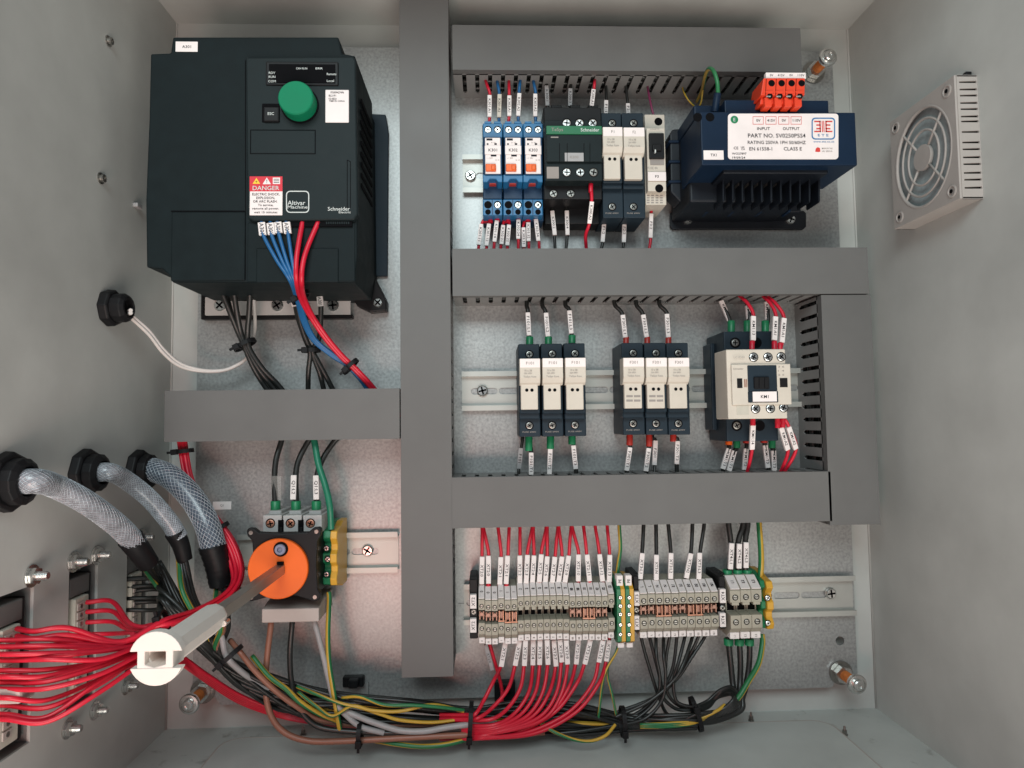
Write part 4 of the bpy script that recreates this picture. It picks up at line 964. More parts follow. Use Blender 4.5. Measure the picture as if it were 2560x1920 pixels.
# ---- top row, upper side: duct slot -> sleeve -> device
UP = [  # exit px, sleeve top, sleeve bottom, device px, insulation, text, sleeve material, where, depth sleeve
 ((1210, 188), (1225, 238), (1224, 292), (1222, 312), 'wred', 'K301:A1', 'tag', 'red wire into the left screw of relay K301', 36),
 ((1241, 190), (1248, 235), (1247.5, 293), (1247, 310), 'wblue', 'K301:A2', 'beige', 'blue wire with beige sleeve into the right screw of relay K301', 34),
 ((1272, 190), (1273, 240), (1272.5, 289), (1271, 310), 'wred', 'K302:A1', 'tag', 'red wire into the left screw of relay K302', 36),
 ((1302, 185), (1297.6, 232), (1295.6, 290), (1296, 310), 'wblue', 'K302:A2', 'tag', 'blue wire into the right screw of relay K302', 35),
 ((1331, 188), (1339, 234), (1339, 292), (1340, 310), 'wblue', 'K303:A2', 'tag', 'blue wire into the right screw of relay K303', 35),
 ((1364, 190), (1367, 215), (1369, 266), (1371, 285), 'wblack', 'K300:1', 'wgrey', 'black wire with grey sleeve into the left top of the green banded contactor', 26),
 ((1427, 188), (1427, 222), (1426, 266), (1426, 285), 'wblack', 'K300:3', 'wgrey', 'black wire with grey sleeve into the middle top of the green banded contactor', 26),
 ((1488, 190), (1485, 222), (1479, 266), (1477, 292), 'wred', 'K300:A1', 'tag', 'red wire into the right top of the green banded contactor', 38),
 ((1514, 190), (1516, 251), (1515, 292), (1514, 305), 'wblack', 'F1:1', 'tag', 'black wire into the top of fuse holder F1', 24),
 ((1562, 190), (1569, 257), (1571, 292), (1571, 305), 'wblack', 'F2:1', 'tag', 'black wire into the top of fuse holder F2', 24),
]
for ex, a, b_, dv, m_, tx, sm, lab, d in UP:
    wire('wire', lab, m_, 1.35, [(ex[0], ex[1] - 12, 22), (ex[0], ex[1], 26), (ex[0] * .5 + a[0] * .5, (ex[1] + a[1]) / 2, d - 1), (a[0], a[1], d), (b_[0], b_[1], d), (dv[0], dv[1], d - 1)], 'labelled wires into the top row', [(a, b_, d, tx, dict(m=sm, w=3.6))])
wire('wire', 'thin purple wire into the top of the narrow beige fuse switch', 'wpurple', 1.0, [(1618, 205, 20), (1621, 230, 26), (1628, 265, 30), (1635, 292, 30)], 'labelled wires into the top row')
# ---- top row, lower side
DN = [
 ((1216, 548), (1204, 561), (1197, 613), 'wred', '11', 'first'), ((1226, 548), (1222, 560), (1217, 613), 'wred', '12', 'second'), ((1243, 545), (1242, 552), (1236, 606), 'wred', '14', 'third'),
 ((1262, 548), (1258, 561), (1253, 610), 'wred', '21', 'fourth'), ((1270, 548), (1273, 562), (1269, 613), 'wred', '22', 'fifth'), ((1296, 540), (1296, 548), (1296, 598), 'wred', '24', 'sixth'),
 ((1316, 548), (1308, 567), (1309, 617), 'wred', '31', 'seventh'), ((1320, 545), (1320, 555), (1322, 603), 'wred', '32', 'eighth'), ((1339, 540), (1340, 549), (1347, 603), 'wred', '34', 'ninth')]
for k, (dv, a, b_, m_, tx, od) in enumerate(DN):
    d = 27 + (k % 3) * 2
    wire('wire', '%s red labelled wire from the left hanging under the blue relay sockets' % od, m_, 1.3, [(dv[0], dv[1] - 4, d), (a[0], a[1], d), (b_[0], b_[1], d), (b_[0] + (b_[0] - a[0]) * .2, 630, d - 2), (b_[0] + 1, 650, 24)], 'red wires under the relays', [(a, b_, d, 'K30%d:%s' % (1 + k // 3, tx), {})], ferr=[(dv[0], dv[1] - 4, dv[1] + 9, d, 2.3, 'wred')])
for dv, a, b_, e, m_, tx, lab in (
 ((1381, 505), (1381, 526), (1386, 588), (1388, 632), 'wblack', 'K300:2', 'black wire K300 2 under the green banded contactor, left of two'),
 ((1417, 505), (1416, 525), (1418, 588), (1414, 632), 'wblack', 'K300:4', 'black wire K300 4 under the green banded contactor, right of two'),
 ((1513, 540), (1512, 548), (1507, 606), (1500, 632), 'wblack', 'F1:2', 'black wire leaving the bottom of fuse holder F1'),
 ((1561, 540), (1561, 547), (1559, 606), (1556, 632), 'wblack', 'F2:2', 'black wire leaving the bottom of fuse holder F2'),
 ((1632, 515), (1628, 533), (1627, 594), (1622, 632), 'wred', 'F3:2', 'red wire leaving the bottom of the narrow beige fuse switch')):
    wire('wire', lab, m_, 1.35, [(dv[0], dv[1] - 8, 20), (a[0], a[1], 23), (b_[0], b_[1], 23), (e[0], e[1], 22), (e[0] - 2, e[1] + 25, 20)], 'wires leaving the top row downwards', [(a, b_, 23, tx, {})], ferr=[(dv[0], dv[1] - 10, dv[1] + 4, 22, 2.2, 'wblack' if m_ == 'wblack' else 'fred')])
wire('wire', 'red wire K300 A2 hanging from the lower front of the green banded contactor', 'wred', 1.5, [(1481, 446, 52), (1478, 470, 53), (1479, 503, 50), (1473, 559, 42), (1464, 590, 34), (1467, 632, 25), (1470, 655, 22)], None, [((1479, 503), (1473, 559), 49, 'K300:A2', dict(d2=42))], ferr=[(1477, 457, 480, 53, 1.9, 'wred')])
# transformer earth wire
wire('wire', 'green and yellow earth wire looping over the duct into the transformer', 'wgy', 1.6, [(1742, 255, 12), (1755, 225, 30), (1763, 190, 60), (1772, 172, 78), (1784, 178, 88), (1793, 205, 90), (1795, 236, 88)], m2='wyel', n=12)
b = MB(); b.cyl(P(1794, 233, 88), P(1787, 280, 84), 2.9, M['tnavy']); b.build('heat_shrink', bpy.data.objects[[o.name for o in bpy.data.objects if o.get('label', '').startswith('green and yellow earth wire looping')][0]], .4, 1)
wire('wire', 'thin yellow wire hanging below the top duct, left of the transformer', 'wyel', .8, [(1705, 215, 20), (1712, 235, 26), (1725, 255, 28), (1742, 268, 26), (1752, 258, 30), (1757, 225, 34)], m2='wgy')

# ---- middle row
def mid(ex, a, b_, fy, m_, tx, lab, fm, up=True, d=26, fr=3.0, r=1.9, sm='tag'):
    if up:
        P_ = [(ex[0], ex[1] - 25, 22), (ex[0], ex[1], 25), (a[0], a[1], d), (b_[0], b_[1], d), (b_[0] + 1, fy + 8, d)]
        f = [(b_[0] + 1, fy - 8, fy + 12, d, fr, fm)]
    else:
        P_ = [(ex[0], ex[1] - 8, d), (ex[0], ex[1] + 4, d), (a[0], a[1], d), (b_[0], b_[1], d), (b_[0], 1200, 24), (b_[0], 1215, 22)]
        f = [(ex[0], ex[1] - 8, fy, d, fr, fm)]
    wire('wire', lab, m_, r, P_, 'labelled wires of the middle row', [(a, b_, d, tx, dict(w=4.0, m=sm))], ferr=f)
O3 = ('left', 'middle', 'right')
for k, (ex, a, b_, fy) in enumerate((((1317, 764), (1320, 780), (1323, 838), 850), ((1356, 764), (1364, 782), (1370, 840), 850), ((1414, 764), (1423, 777), (1429, 835), 846))):
    mid(ex, a, b_, fy, 'wblack', 'F101:L%d' % (k + 1), '%s black wire with green ferrule entering the top of the F101 fuse holders' % O3[k], 'fgreen', fr=3.2)
for k, (ex, a, b_, fy) in enumerate((((1537, 762), (1556, 786), (1564, 843), 850), ((1591, 762), (1607, 786), (1617, 843), 850), ((1649, 762), (1668, 786), (1670, 843), 850))):
    mid(ex, a, b_, fy, 'wblack', 'F301:L%d' % (k + 1), '%s black wire with red ferrule entering the top of the F301 fuse holders' % O3[k], 'fred', fr=2.6)
for k, (ex, a, b_, fy) in enumerate((((1322, 1094), (1328, 1130), (1328, 1186), 1127), ((1376, 1094), (1375, 1123), (1374, 1186), 1122), ((1430, 1093), (1434, 1113), (1440, 1173), 1111))):
    mid(ex, a, b_, fy, 'wblack', 'F101:T%d' % (k + 1), '%s black wire with green ferrule leaving the bottom of the F101 fuse holders' % O3[k], 'fgreen', False, fr=3.2)
for k, (ex, a, b_, fy) in enumerate((((1574, 1090), (1576, 1117), (1567, 1177), 1113), ((1623, 1090), (1622, 1119), (1615, 1177), 1116), ((1683, 1090), (1694, 1102), (1692, 1162), 1104))):
    mid(ex, a, b_, fy, 'wblack', 'F301:T%d' % (k + 1), '%s black wire with red ferrule leaving the bottom of the F301 fuse holders' % O3[k], 'fred', False, fr=2.8)
mid((1631, 1094), (1639, 1102), (1637, 1162), 1100, 'wblack', 'F301', 'second black wire beside the middle F301 outlet, with its own sleeve', 'wblack', False, fr=1.6, r=1.4, d=20)
mid((1306, 1098), (1303, 1120), (1297, 1172), 1104, 'wblack', 'F101', 'thin black wire behind the left F101 outlet, with a grey sleeve', 'wblack', False, fr=1.6, r=1.4, d=18, sm='wgrey')
# KM1 upper
for (ex, a, b_, dv, tx, lab) in (((1848, 735), (1884, 790), (1883, 850), (1880, 876), 'KM1:13', 'red wire KM1 13 bending into the top left of the beige contactor'),
 ((1906, 735), (1940, 791), (1937, 851), (1936, 876), 'KM1:A1', 'red wire KM1 A1 into the top right of the beige contactor, inner of two'),
 ((1914, 733), (1960, 795), (1955, 855), (1950, 876), 'KM1:A1', 'red wire into the top right of the beige contactor, outer of two')):
    wire('wire', lab, 'wred', 1.5, [(ex[0] - 10, ex[1] - 20, 30), (ex[0], ex[1] + 3, 36), ((ex[0] + a[0]) / 2 + 3, (ex[1] + a[1]) / 2 - 4, 46), (a[0], a[1], 52), (b_[0], b_[1], 56), (dv[0], dv[1], 56)], 'red wires of the beige contactor', [(a, b_, 53, tx, dict(w=4.2, d2=56))], ferr=[(dv[0], b_[1] + 2, dv[1], 57, 2.1, 'wred')])
for (ex, a, b_, dv, tx, lab, m_) in (((1882, 1045), (1882, 1062), (1880, 1124), (1868, 1180), 'KM1:14', 'red wire KM1 14 leaving the lower left of the beige contactor', 'wred'),
 ((1944, 1045), (1953, 1068), (1970, 1125), (1952, 1180), 'KM1:A2', 'red wire KM1 A2 from the lower right of the beige contactor, inner of two', 'wred'),
 ((1957, 1045), (1972, 1067), (1990, 1122), (1960, 1182), 'KM1:A2', 'red wire from the lower right of the beige contactor, outer of two', 'wred')):
    wire('wire', lab, m_, 1.5, [(ex[0], ex[1] - 4, 57), (a[0], a[1], 55), (b_[0], b_[1], 48), (dv[0], dv[1], 36), (dv[0] - 8, dv[1] + 25, 30)], 'red wires of the beige contactor', [(a, b_, 55, tx, dict(w=4.2, d2=48))], ferr=[(ex[0], ex[1] - 2, a[1] + 2, 57, 2.1, 'wred')])
for (ex, a, b_, fx, fm, tx, lab) in (((1790, 735), (1802, 752), (1824, 800), 1828, 'fgreen', 'KM1:L1', 'left'), ((1862, 735), (1868, 765), (1873, 798), 1868, 'fgreen', 'KM1:L2', 'middle'), ((1912, 735), (1917, 755), (1920, 800), 1913, 'fgreen', 'KM1:L3', 'right')):
    wire('wire', '%s black wire with green ferrule entering the top of the beige contactor' % lab, 'wblack', 1.9, [(ex[0] - 4, ex[1] - 20, 18), (ex[0], ex[1], 20), (a[0], a[1], 22), (b_[0], b_[1], 24), (fx, 825, 24)], 'black wires of the beige contactor', [(a, b_, 22, tx, dict(w=4.0))], ferr=[(fx, 802, 830, 24, 3.2, fm)])
for (fx, y0_, a, b_, fm, tx, lab) in ((1822, 1112, (1822, 1120), (1808, 1172), 'orange', 'KM1:T1', 'black wire with orange ferrule at the lower left of the beige contactor'), (1842, 1120, (1836, 1128), (1822, 1176), 'fgreen', 'KM1:T1', 'black wire with green ferrule at the lower left of the beige contactor'), (1866, 1108, (1866, 1120), (1862, 1175), 'fred', 'KM1:T2', 'black wire under the middle of the beige contactor, behind the red one'), (1910, 1107, (1912, 1112), (1921, 1170), 'fred', 'KM1:T3', 'black wire with red ferrule at the lower right of the beige contactor'), (1930, 1120, (1934, 1127), (1937, 1178), 'fgreen', 'KM1:T3', 'black wire with green ferrule at the lower right of the beige contactor')):
    wire('wire', lab, 'wblack', 1.8, [(fx, 1095, 24), (fx, y0_, 24), (a[0], a[1], 25), (b_[0], b_[1], 24), (b_[0] - 2, 1200, 22), (b_[0] - 3, 1212, 22)], 'black wires of the beige contactor', [(a, b_, 24, tx, dict(w=4.2))], ferr=[(fx, 1096, y0_, 24, 3.0, fm)])

# ---- upper side of the terminal strips
US = [(1206, (1205, 1393), (1204, 1461), 'XT2:0'), (1208, (1222, 1390), (1221, 1459), 'XT2:0'), (1245, (1253, 1391), (1249, 1460), 'XT2:1'), (1273, (1270, 1390), (1266, 1459), 'XT2:1'), (1300, (1300, 1390), (1300, 1457), 'XT2:2'), (1331, (1318, 1388), (1316, 1457), 'XT2:3'), (1333, (1335, 1388), (1332, 1457), 'XT2:4'), (1366, (1353, 1386), (1349, 1454), 'XT2:5'), (1368, (1368, 1390), (1364, 1457), 'XT2:6'), (1395, (1388, 1391), (1381, 1457), 'XT2:7'), (1397, (1405, 1390), (1397, 1457), 'XT2:8'), (1428, (1422, 1390), (1413, 1457), 'XT2:9'), (1430, (1447, 1387), (1446, 1454), 'XT2:10'), (1459, (1467, 1387), (1474, 1454), 'XT2:11'), (1488, (1499, 1387), (1507, 1455), 'XT2:12'), (1518, (1524, 1387), (1524, 1455), 'XT2:13')]
for k, (ex, a, b_, tx) in enumerate(US):
    d = 30 + (k % 2) * 1.5
    wire('wire', '%s red wire from the left coming down into the long strip, tagged %s' % (ordn[k], tx), 'wred', 1.45, [(ex, 1285, 26), (ex, 1315, 27), ((ex * .45 + a[0] * .55), 1352, d), (a[0], a[1], d), (b_[0], b_[1], d), (b_[0], 1470, 27)], 'red wires into the top of the long strip', [(a, b_, d, tx, dict(w=4.1, flip=False))], ferr=[(b_[0], b_[1] - 1, b_[1] + 8, d - 1, 2.0, 'wred')])
wire('wire', 'yellow and green wire coming down into the striped earth terminals', 'wyel', 1.6, [(1547, 1285, 26), (1548, 1315, 28), (1551, 1370, 30), (1546, 1410, 32), (1541, 1450, 30)], m2='wgy', n=12, twist=.6)
for k, (ex, a, b_, tx) in enumerate(((1609, (1605, 1384), (1600, 1448), 'XT3:L1'), (1640, (1641, 1386), (1641, 1450), 'XT3:N'), (1671, (1677, 1381), (1677, 1446), 'XT3:L2'), (1731, (1727, 1383), (1716, 1446), 'XT3:N2'), (1760, (1750, 1383), (1748, 1447), 'XT3:L3'))):
    wire('wire', '%s black wire from the left coming down into the ten-way strip, tagged %s' % (ordn[k], tx), 'wblack', 1.7, [(ex, 1285, 26), (ex, 1315, 27), (a[0], a[1], 31), (b_[0], b_[1], 30), (b_[0] - 1, 1470, 27)], 'black wires into the top of the ten-way strip', [(a, b_, 31, tx, dict(w=4.1))])
for k, (ex, a, b_, fx) in enumerate(((1822, (1830, 1359), (1827, 1422), 1818), (1857, (1848, 1359), (1848, 1422), 1844), (1869, (1866, 1356), (1866, 1420), 1868))):
    wire('wire', '%s thick black wire coming down into the three-way strip' % O3[k], 'wblack', 2.5, [(ex, 1285, 24), (ex, 1315, 25), (a[0] - 3, a[1], 26), (b_[0] - 3, b_[1], 26), (fx, 1445, 26)], 'thick black wires into the three-way strip', [(a, b_, 29, 'XT4:L%d' % (k + 1), dict(w=4.2))], ferr=[(fx, 1424, 1448, 26, 4.0, 'fgreen')])
wire('wire', 'thick green and yellow wire coming down into the right earth terminal', 'wgy', 2.4, [(1896, 1285, 24), (1898, 1315, 26), (1902, 1370, 30), (1903, 1410, 32), (1900, 1450, 30)], m2='wyel', n=12, twist=.5)

# ---- lower side of the long strip: sleeves and red curves running down to the bundle
LS = [((1265, 1600), (1252, 1667), [(1235, 1700), (1210, 1750), (1188, 1785)], '1'), ((1300, 1600), (1288, 1665), [(1270, 1722), (1230, 1770), (1195, 1795)], '2'), ((1315, 1600), (1311, 1665), [(1300, 1722), (1268, 1772), (1228, 1798)], '3'), ((1334, 1600), (1333, 1664), [(1322, 1730), (1285, 1785), (1235, 1812)], '4'), ((1351, 1600), (1350, 1664), [(1338, 1732), (1300, 1788), (1235, 1818)], '5'), ((1368, 1600), (1370, 1662), [(1355, 1735), (1315, 1792), (1240, 1822)], '6'), ((1384, 1600), (1390, 1665), [(1370, 1738), (1325, 1796), (1240, 1826)], '7'), ((1400, 1600), (1404, 1657), [(1390, 1735), (1345, 1795), (1245, 1829)], '8'), ((1415, 1600), (1420, 1660), [(1402, 1738), (1355, 1800), (1245, 1831)], '9'), ((1446, 1595), (1440, 1660), [(1420, 1722), (1370, 1788), (1270, 1830), (1215, 1838)], '10'), ((1477, 1600), (1462, 1660), [(1440, 1712), (1385, 1782), (1290, 1832), (1215, 1840)], '11'), ((1507, 1600), (1497, 1655), [(1480, 1712), (1420, 1782), (1320, 1830), (1215, 1843)], '12'), ((1523, 1600), (1516, 1655), [(1495, 1712), (1438, 1782), (1335, 1834), (1215, 1845)], '13')]
for k, (a, b_, cv, tx) in enumerate(LS):
    d = 30 + (k % 3) * 3
    q_ = [(a[0], 1588, 28), (a[0], a[1], d), (b_[0] - 1, b_[1], d + 2)] + [(x_, y_, 38 + 14 * (j + 1) * 3 / len(cv) * .62) for j, (x_, y_) in enumerate(cv)] + [(1165, cv[-1][1] + 2, 58), (1100, cv[-1][1] + 2, 50)]
    wire('wire', '%s red wire from the left curving down out of the long strip, tagged XT2 %s' % (ordn[k], tx), 'wred', 1.55, q_, 'red wires curving down from the long strip', [(a, b_, d, 'XT2:' + tx, dict(w=4.1, d2=d + 2))])
wire('wire', 'red wire with a turned grey sleeve, crossing the leftmost curve under the long strip', 'wred', 1.5, [(1219, 1590, 28), (1224, 1610, 28), (1240, 1665, 26), (1254, 1720, 24), (1254, 1760, 26), (1246, 1790, 30)], None, [((1215, 1612), (1232, 1675), 27, 'XT2:0', dict(w=3.4, m='wgrey'))])
# black ones under the ten-way strip
BK = [(1603, [(1612, 1630), (1636, 1710), (1648, 1745), (1668, 1785), (1700, 1788), (1760, 1780)]), (1624, [(1636, 1640), (1652, 1705), (1655, 1740), (1690, 1772), (1740, 1775)]), (1640, [(1641, 1640), (1650, 1700), (1640, 1750), (1600, 1790), (1560, 1808)]), (1659, [(1659, 1640), (1664, 1690), (1655, 1750), (1615, 1795), (1560, 1812)]), (1674, [(1666, 1640), (1664, 1690), (1670, 1735), (1700, 1765), (1750, 1768)]), (1692, [(1684, 1660), (1670, 1700), (1640, 1745), (1590, 1785), (1545, 1800)]), (1712, [(1698, 1650), (1684, 1700), (1688, 1745), (1705, 1762), (1750, 1770)]), (1731, [(1708, 1660), (1680, 1705), (1620, 1755), (1540, 1792)]), (1746, [(1716, 1655), (1688, 1700), (1630, 1750), (1540, 1788)]), (1762, [(1728, 1645), (1694, 1695), (1640, 1742), (1540, 1782)])]
for k, (x_, cv) in enumerate(BK):
    wire('wire', '%s thin black wire from the left leaving the bottom of the ten-way strip' % ordn[k], 'wblack', 1.45, [(x_, 1575, 28), (x_, 1592, 28)] + [(a_, c_, 28 + (k % 4) * 4 + j * 2) for j, (a_, c_) in enumerate(cv)], 'thin black wires under the ten-way strip')
for k, x_ in enumerate((1818, 1845, 1870)):
    wire('wire', '%s thick black wire leaving the bottom of the three-way strip' % O3[k], 'wblack', 2.55, [(x_ + 3, 1595, 26), (x_ + 4, 1612, 26), (x_ + 9 - k * 3, 1660, 28), (x_ + 14 - k * 9, 1710, 32), (1838 + k * 9, 1745, 38), (1835 + k * 8, 1775, 42), (1790, 1795 + k * 3, 46), (1740, 1800 + k * 3, 48)], 'thick black wires leaving the three-way strip', ferr=[(x_ + 3, 1596, 1612, 26, 4.0, 'fgreen')])
wire('wire', 'thick green and yellow wire leaving the bottom of the right earth terminal', 'wgy', 2.3, [(1905, 1585, 28), (1906, 1610, 30), (1896, 1660, 36), (1870, 1705, 42), (1845, 1745, 46), (1815, 1770, 48)], m2='wyel', n=12, twist=-.8)
# black loop at the lower right end of the bundle
for k in range(6):
    o_ = k * 4
    wire('wire', 'black wire forming the loop at the right end of the floor bundle', 'wblack', 1.5, [(1560, 1800 + k * 3, 44), (1660, 1806 + k * 2, 46), (1745, 1800 - k * 3, 48 + k), (1800, 1786 - k * 2, 50), (1838 - o_ * .3, 1770 - o_, 50), (1848 - o_, 1742 - o_ * .3, 44), (1830 - o_, 1718 + o_, 36), (1800 - o_ * .5, 1726 + o_, 32), (1770, 1752 + o_ * .8, 32), (1735, 1768 + o_ * .5, 36)], 'black wires of the loop by the three-way strip')
for k in range(3):
    wire('wire', 'yellow and green wire hidden among the black loop wires', 'wyel', 1.3, [(1600, 1812 + k * 3, 50), (1680, 1808 + k * 4, 53), (1740, 1800 + k * 3, 52), (1790, 1778, 52 - k * 4), (1812, 1762, 48)], 'yellow and green wires in the loop', m2='wgy', twist=4)

# ---- main floor bundle running from the left wall to the right
random.seed(11)
path = [(395, 1440, 62), (430, 1500, 66), (480, 1580, 70), (530, 1635, 66), (600, 1688, 58), (700, 1735, 50), (800, 1765, 48), (900, 1776, 46), (1030, 1786, 46), (1175, 1795, 48), (1300, 1798, 46), (1430, 1800, 46), (1560, 1806, 46), (1660, 1806, 46), (1740, 1802, 48)]
tight = {0: 1.0, 2: .8, 3: .5, 4: .7, 9: .6, 12: .5, 13: .45, 14: .45}
def bundle(n, amp, lab, grp, mats_, r, p=path, sel=None, tw=2.0):
    for k in range(n):
        a0 = 2 * math.pi * k / n; ph = random.uniform(0, 6.28); rr_ = amp * math.sqrt((k + .6) / n)
        pts_ = []
        for j, (x_, y_, d) in enumerate(p):
            if sel and not (sel[0] <= j <= sel[1]): continue
            t_ = tight.get(j, 1.0) if p is path else 1.0; a = a0 + j * .55 * math.sin(ph) + .4 * math.sin(ph + j)
            pts_.append((x_ + rr_ * t_ * math.cos(a) * .25, y_ + rr_ * t_ * math.sin(a), d + rr_ * t_ * math.cos(a) * .24 - (10 if 8 < j < 13 else 0)))
        mm = mats_[k % len(mats_)]
        wire('wire', lab, mm[0], r, pts_, grp, m2=mm[1], twist=tw if mm[1] else 0, n=8, seg=6)
bundle(26, 44, 'black wire running along the enclosure floor in the big loose bundle', 'black wires of the floor bundle', [('wblack', None)], 1.6)
bundle(3, 20, 'green and yellow wire running along the floor inside the big bundle', 'green and yellow wires of the floor bundle', [('wyel', 'wgy')], 1.3, sel=(2, 12), tw=5)
# single coloured wires seen in front of the bundle
wire('wire', 'brown wire dropping from the isolator shroud and looping right along the floor', 'wbrown', 2.35, [(676, 1545, 48), (677, 1565, 50), (668, 1640, 54), (664, 1720, 56), (676, 1785, 58), (710, 1830, 60), (770, 1852, 60), (850, 1853, 60), (950, 1848, 60), (1060, 1842, 60), (1180, 1836, 58), (1235, 1832, 54)], n=12)
wire('wire', 'thick black wire dropping from the middle of the isolator shroud', 'wblack', 2.2, [(731, 1545, 48), (730, 1565, 50), (725, 1630, 52), (728, 1700, 56), (740, 1750, 58), (762, 1790, 60), (800, 1818, 60), (870, 1828, 60), (1000, 1832, 58), (1170, 1822, 56)], n=12)
wire('wire', 'grey wire dropping from the right of the isolator shroud', 'wgrey', 2.2, [(783, 1545, 46), (789, 1565, 48), (806, 1630, 50), (822, 1700, 54), (838, 1755, 60), (870, 1792, 62), (905, 1818, 62), (960, 1832, 60)], n=12)
wire('wire', 'second grey wire, lying along the floor bundle towards the terminals', 'wgrey', 2.3, [(840, 1768, 58), (880, 1785, 62), (940, 1808, 62), (1000, 1826, 62), (1060, 1828, 62), (1120, 1818, 60), (1180, 1811, 58), (1242, 1810, 52)], n=12)
wire('wire', 'long yellow and green wire hanging from the earth terminal beside the isolator', 'wyel', 2.0, [(822, 1480, 36), (823, 1500, 38), (820, 1580, 44), (822, 1650, 50), (832, 1720, 58), (842, 1780, 62), (850, 1826, 60)], m2='wgy', n=12, twist=-.6)
wire('wire', 'second brown wire slanting under the isolator into the floor bundle', 'wbrown', 2.1, [(575, 1600, 60), (600, 1630, 66), (640, 1680, 68), (690, 1728, 66), (740, 1765, 62), (800, 1800, 54), (900, 1812, 50), (1020, 1812, 50), (1150, 1804, 50)], n=12)
wire('wire', 'yellow and green wire slanting down under the brown loop', 'wyel', 2.0, [(630, 1640, 60), (672, 1690, 66), (715, 1722, 68), (750, 1755, 66), (800, 1785, 60), (850, 1805, 54)], m2='wgy', n=12, twist=2)
wire('wire', 'thin yellow and green wire arching over the bundle left of the middle', 'wyel', 1.35, [(742, 1716, 60), (790, 1735, 64), (850, 1758, 66), (905, 1770, 66), (950, 1785, 64), (1000, 1800, 62), (1080, 1806, 58), (1155, 1798, 54)], m2='wgy', n=8, twist=5)
wire('wire', 'thin green wire with yellow stripe waving over the black bundle', 'wgy', 1.35, [(855, 1745, 58), (900, 1742, 62), (960, 1762, 66), (1030, 1763, 66), (1100, 1768, 62), (1160, 1776, 56)], m2='wyel', n=8, twist=4)
wire('wire', 'thin yellow and green wire just above the brown loop wire', 'wyel', 1.35, [(745, 1730, 62), (790, 1765, 66), (832, 1790, 66), (880, 1765, 66), (930, 1776, 66), (1000, 1778, 64), (1080, 1762, 60), (1160, 1778, 56)], m2='wgy', n=8, twist=5)
wire('wire', 'sagging yellow wire below the brown wire at the front of the floor', 'wyel', 1.9, [(930, 1850, 52), (990, 1860, 58), (1050, 1866, 60), (1110, 1862, 60), (1165, 1848, 56), (1200, 1835, 50)], m2='wgy', n=12, twist=1.5)
wire('wire', 'yellow and green wire sagging under the red curves at the floor', 'wyel', 1.3, [(1350, 1808, 52), (1390, 1832, 58), (1440, 1850, 60), (1480, 1852, 60), (1515, 1838, 58), (1538, 1812, 52)], m2='wgy', n=8, twist=3)
wire('wire', 'thin green wire dropping from the striped earth terminals to the bundle', 'wgy', 1.1, [(1545, 1615, 30), (1538, 1635, 32), (1518, 1670, 36), (1506, 1710, 40), (1499, 1770, 44), (1496, 1795, 44)], m2='wyel', twist=3)
wire('wire', 'thin yellow wire beside the green one, dropping into the bundle', 'wyel', 1.1, [(1520, 1660, 30), (1519, 1690, 32), (1530, 1735, 38), (1541, 1790, 44)], m2='wgy', twist=1)
wire('wire', 'brown wire end leaving the bundle tie under the long strip', 'wbrown', 2.0, [(1180, 1830, 52), (1225, 1832, 54), (1300, 1836, 52), (1360, 1832, 46)])
wire('wire', 'grey wire coming down behind the white handle into the floor bundle', 'wgrey', 2.2, [(545, 1560, 72), (556, 1600, 74), (566, 1640, 74), (595, 1672, 70), (640, 1705, 60), (700, 1742, 54)], n=12)
# red wires in the lower left part of the bundle
for k in range(5):
    o_ = k * 6.5
    wire('wire', 'red wire leaving the fan behind the handle, down along the floor bundle', 'wred', 1.5, [(330 + k, 1585 + k * 2, 150), (400, 1618 + o_ * .6, 122), (455, 1642 + o_ * .7, 95), (520, 1688 + o_ * .7, 62 - k * 3), (600, 1738 + o_ * .7, 42 - k * 2), (700, 1778 + o_ * .5, 36), (800, 1798 + o_ * .4, 34), (950, 1810 + o_ * .3, 34), (1170, 1815 + o_ * .2, 44)], 'lower red wires of the fan')
# red bundle from the left duct past the isolator, then to the fan
PA = [(455, 1085, 26), (457, 1120, 28), (474, 1205, 32), (514, 1275, 38), (566, 1345, 44), (592, 1410, 50), (590, 1458, 62), (553, 1500, 80), (482, 1536, 108), (405, 1560, 135)]
FAN = [(205, 1506, 'c2'), (205, 1530, 'c2'), (205, 1556, 'c2'), (205, 1586, 'c2'), (30, 1572, 'c1'), (30, 1590, 'c1'), (30, 1612, 'c1'), (30, 1640, 'c1')]
for k, (fx, fy, cc) in enumerate(FAN):
    o_ = (k - 3.5) * 3.4; zz = math.sin(k * 2.1) * 4
    end = yx(fx, fy) + UX * 3
    pts_ = []
    for j, (x_, y_, d) in enumerate(PA):
        u_ = 1.35 if j in (3, 4, 5) else .85; a = k * 2.4 + j * .18; ra = 13 * u_ * math.sqrt((k + .7) / 8)
        pts_.append((x_ + ra * math.cos(a), y_ + ra * math.sin(a) * (1 if j > 5 else .5), d + 4 * math.sin(a * 1.3)))
    last = P(*pts_[-1])
    if cc == 'c2': tail = [P(330, 1570 + k * 6 - 8, 138 - k), end + UX * 18, end]
    else: tail = [P(300, 1592 + k * 3, 160), P(170, fy - 2, 178), end + Vector((14, -6, 0)), end]
    W_ = pts_ + tail
    wire('wire', '%s of eight red wires from the left duct past the isolator to the %s connector' % (ordn[k], 'middle' if cc == 'c2' else 'nearest'), 'wred', 1.6, W_, 'red wires from the left duct to the wall connectors')
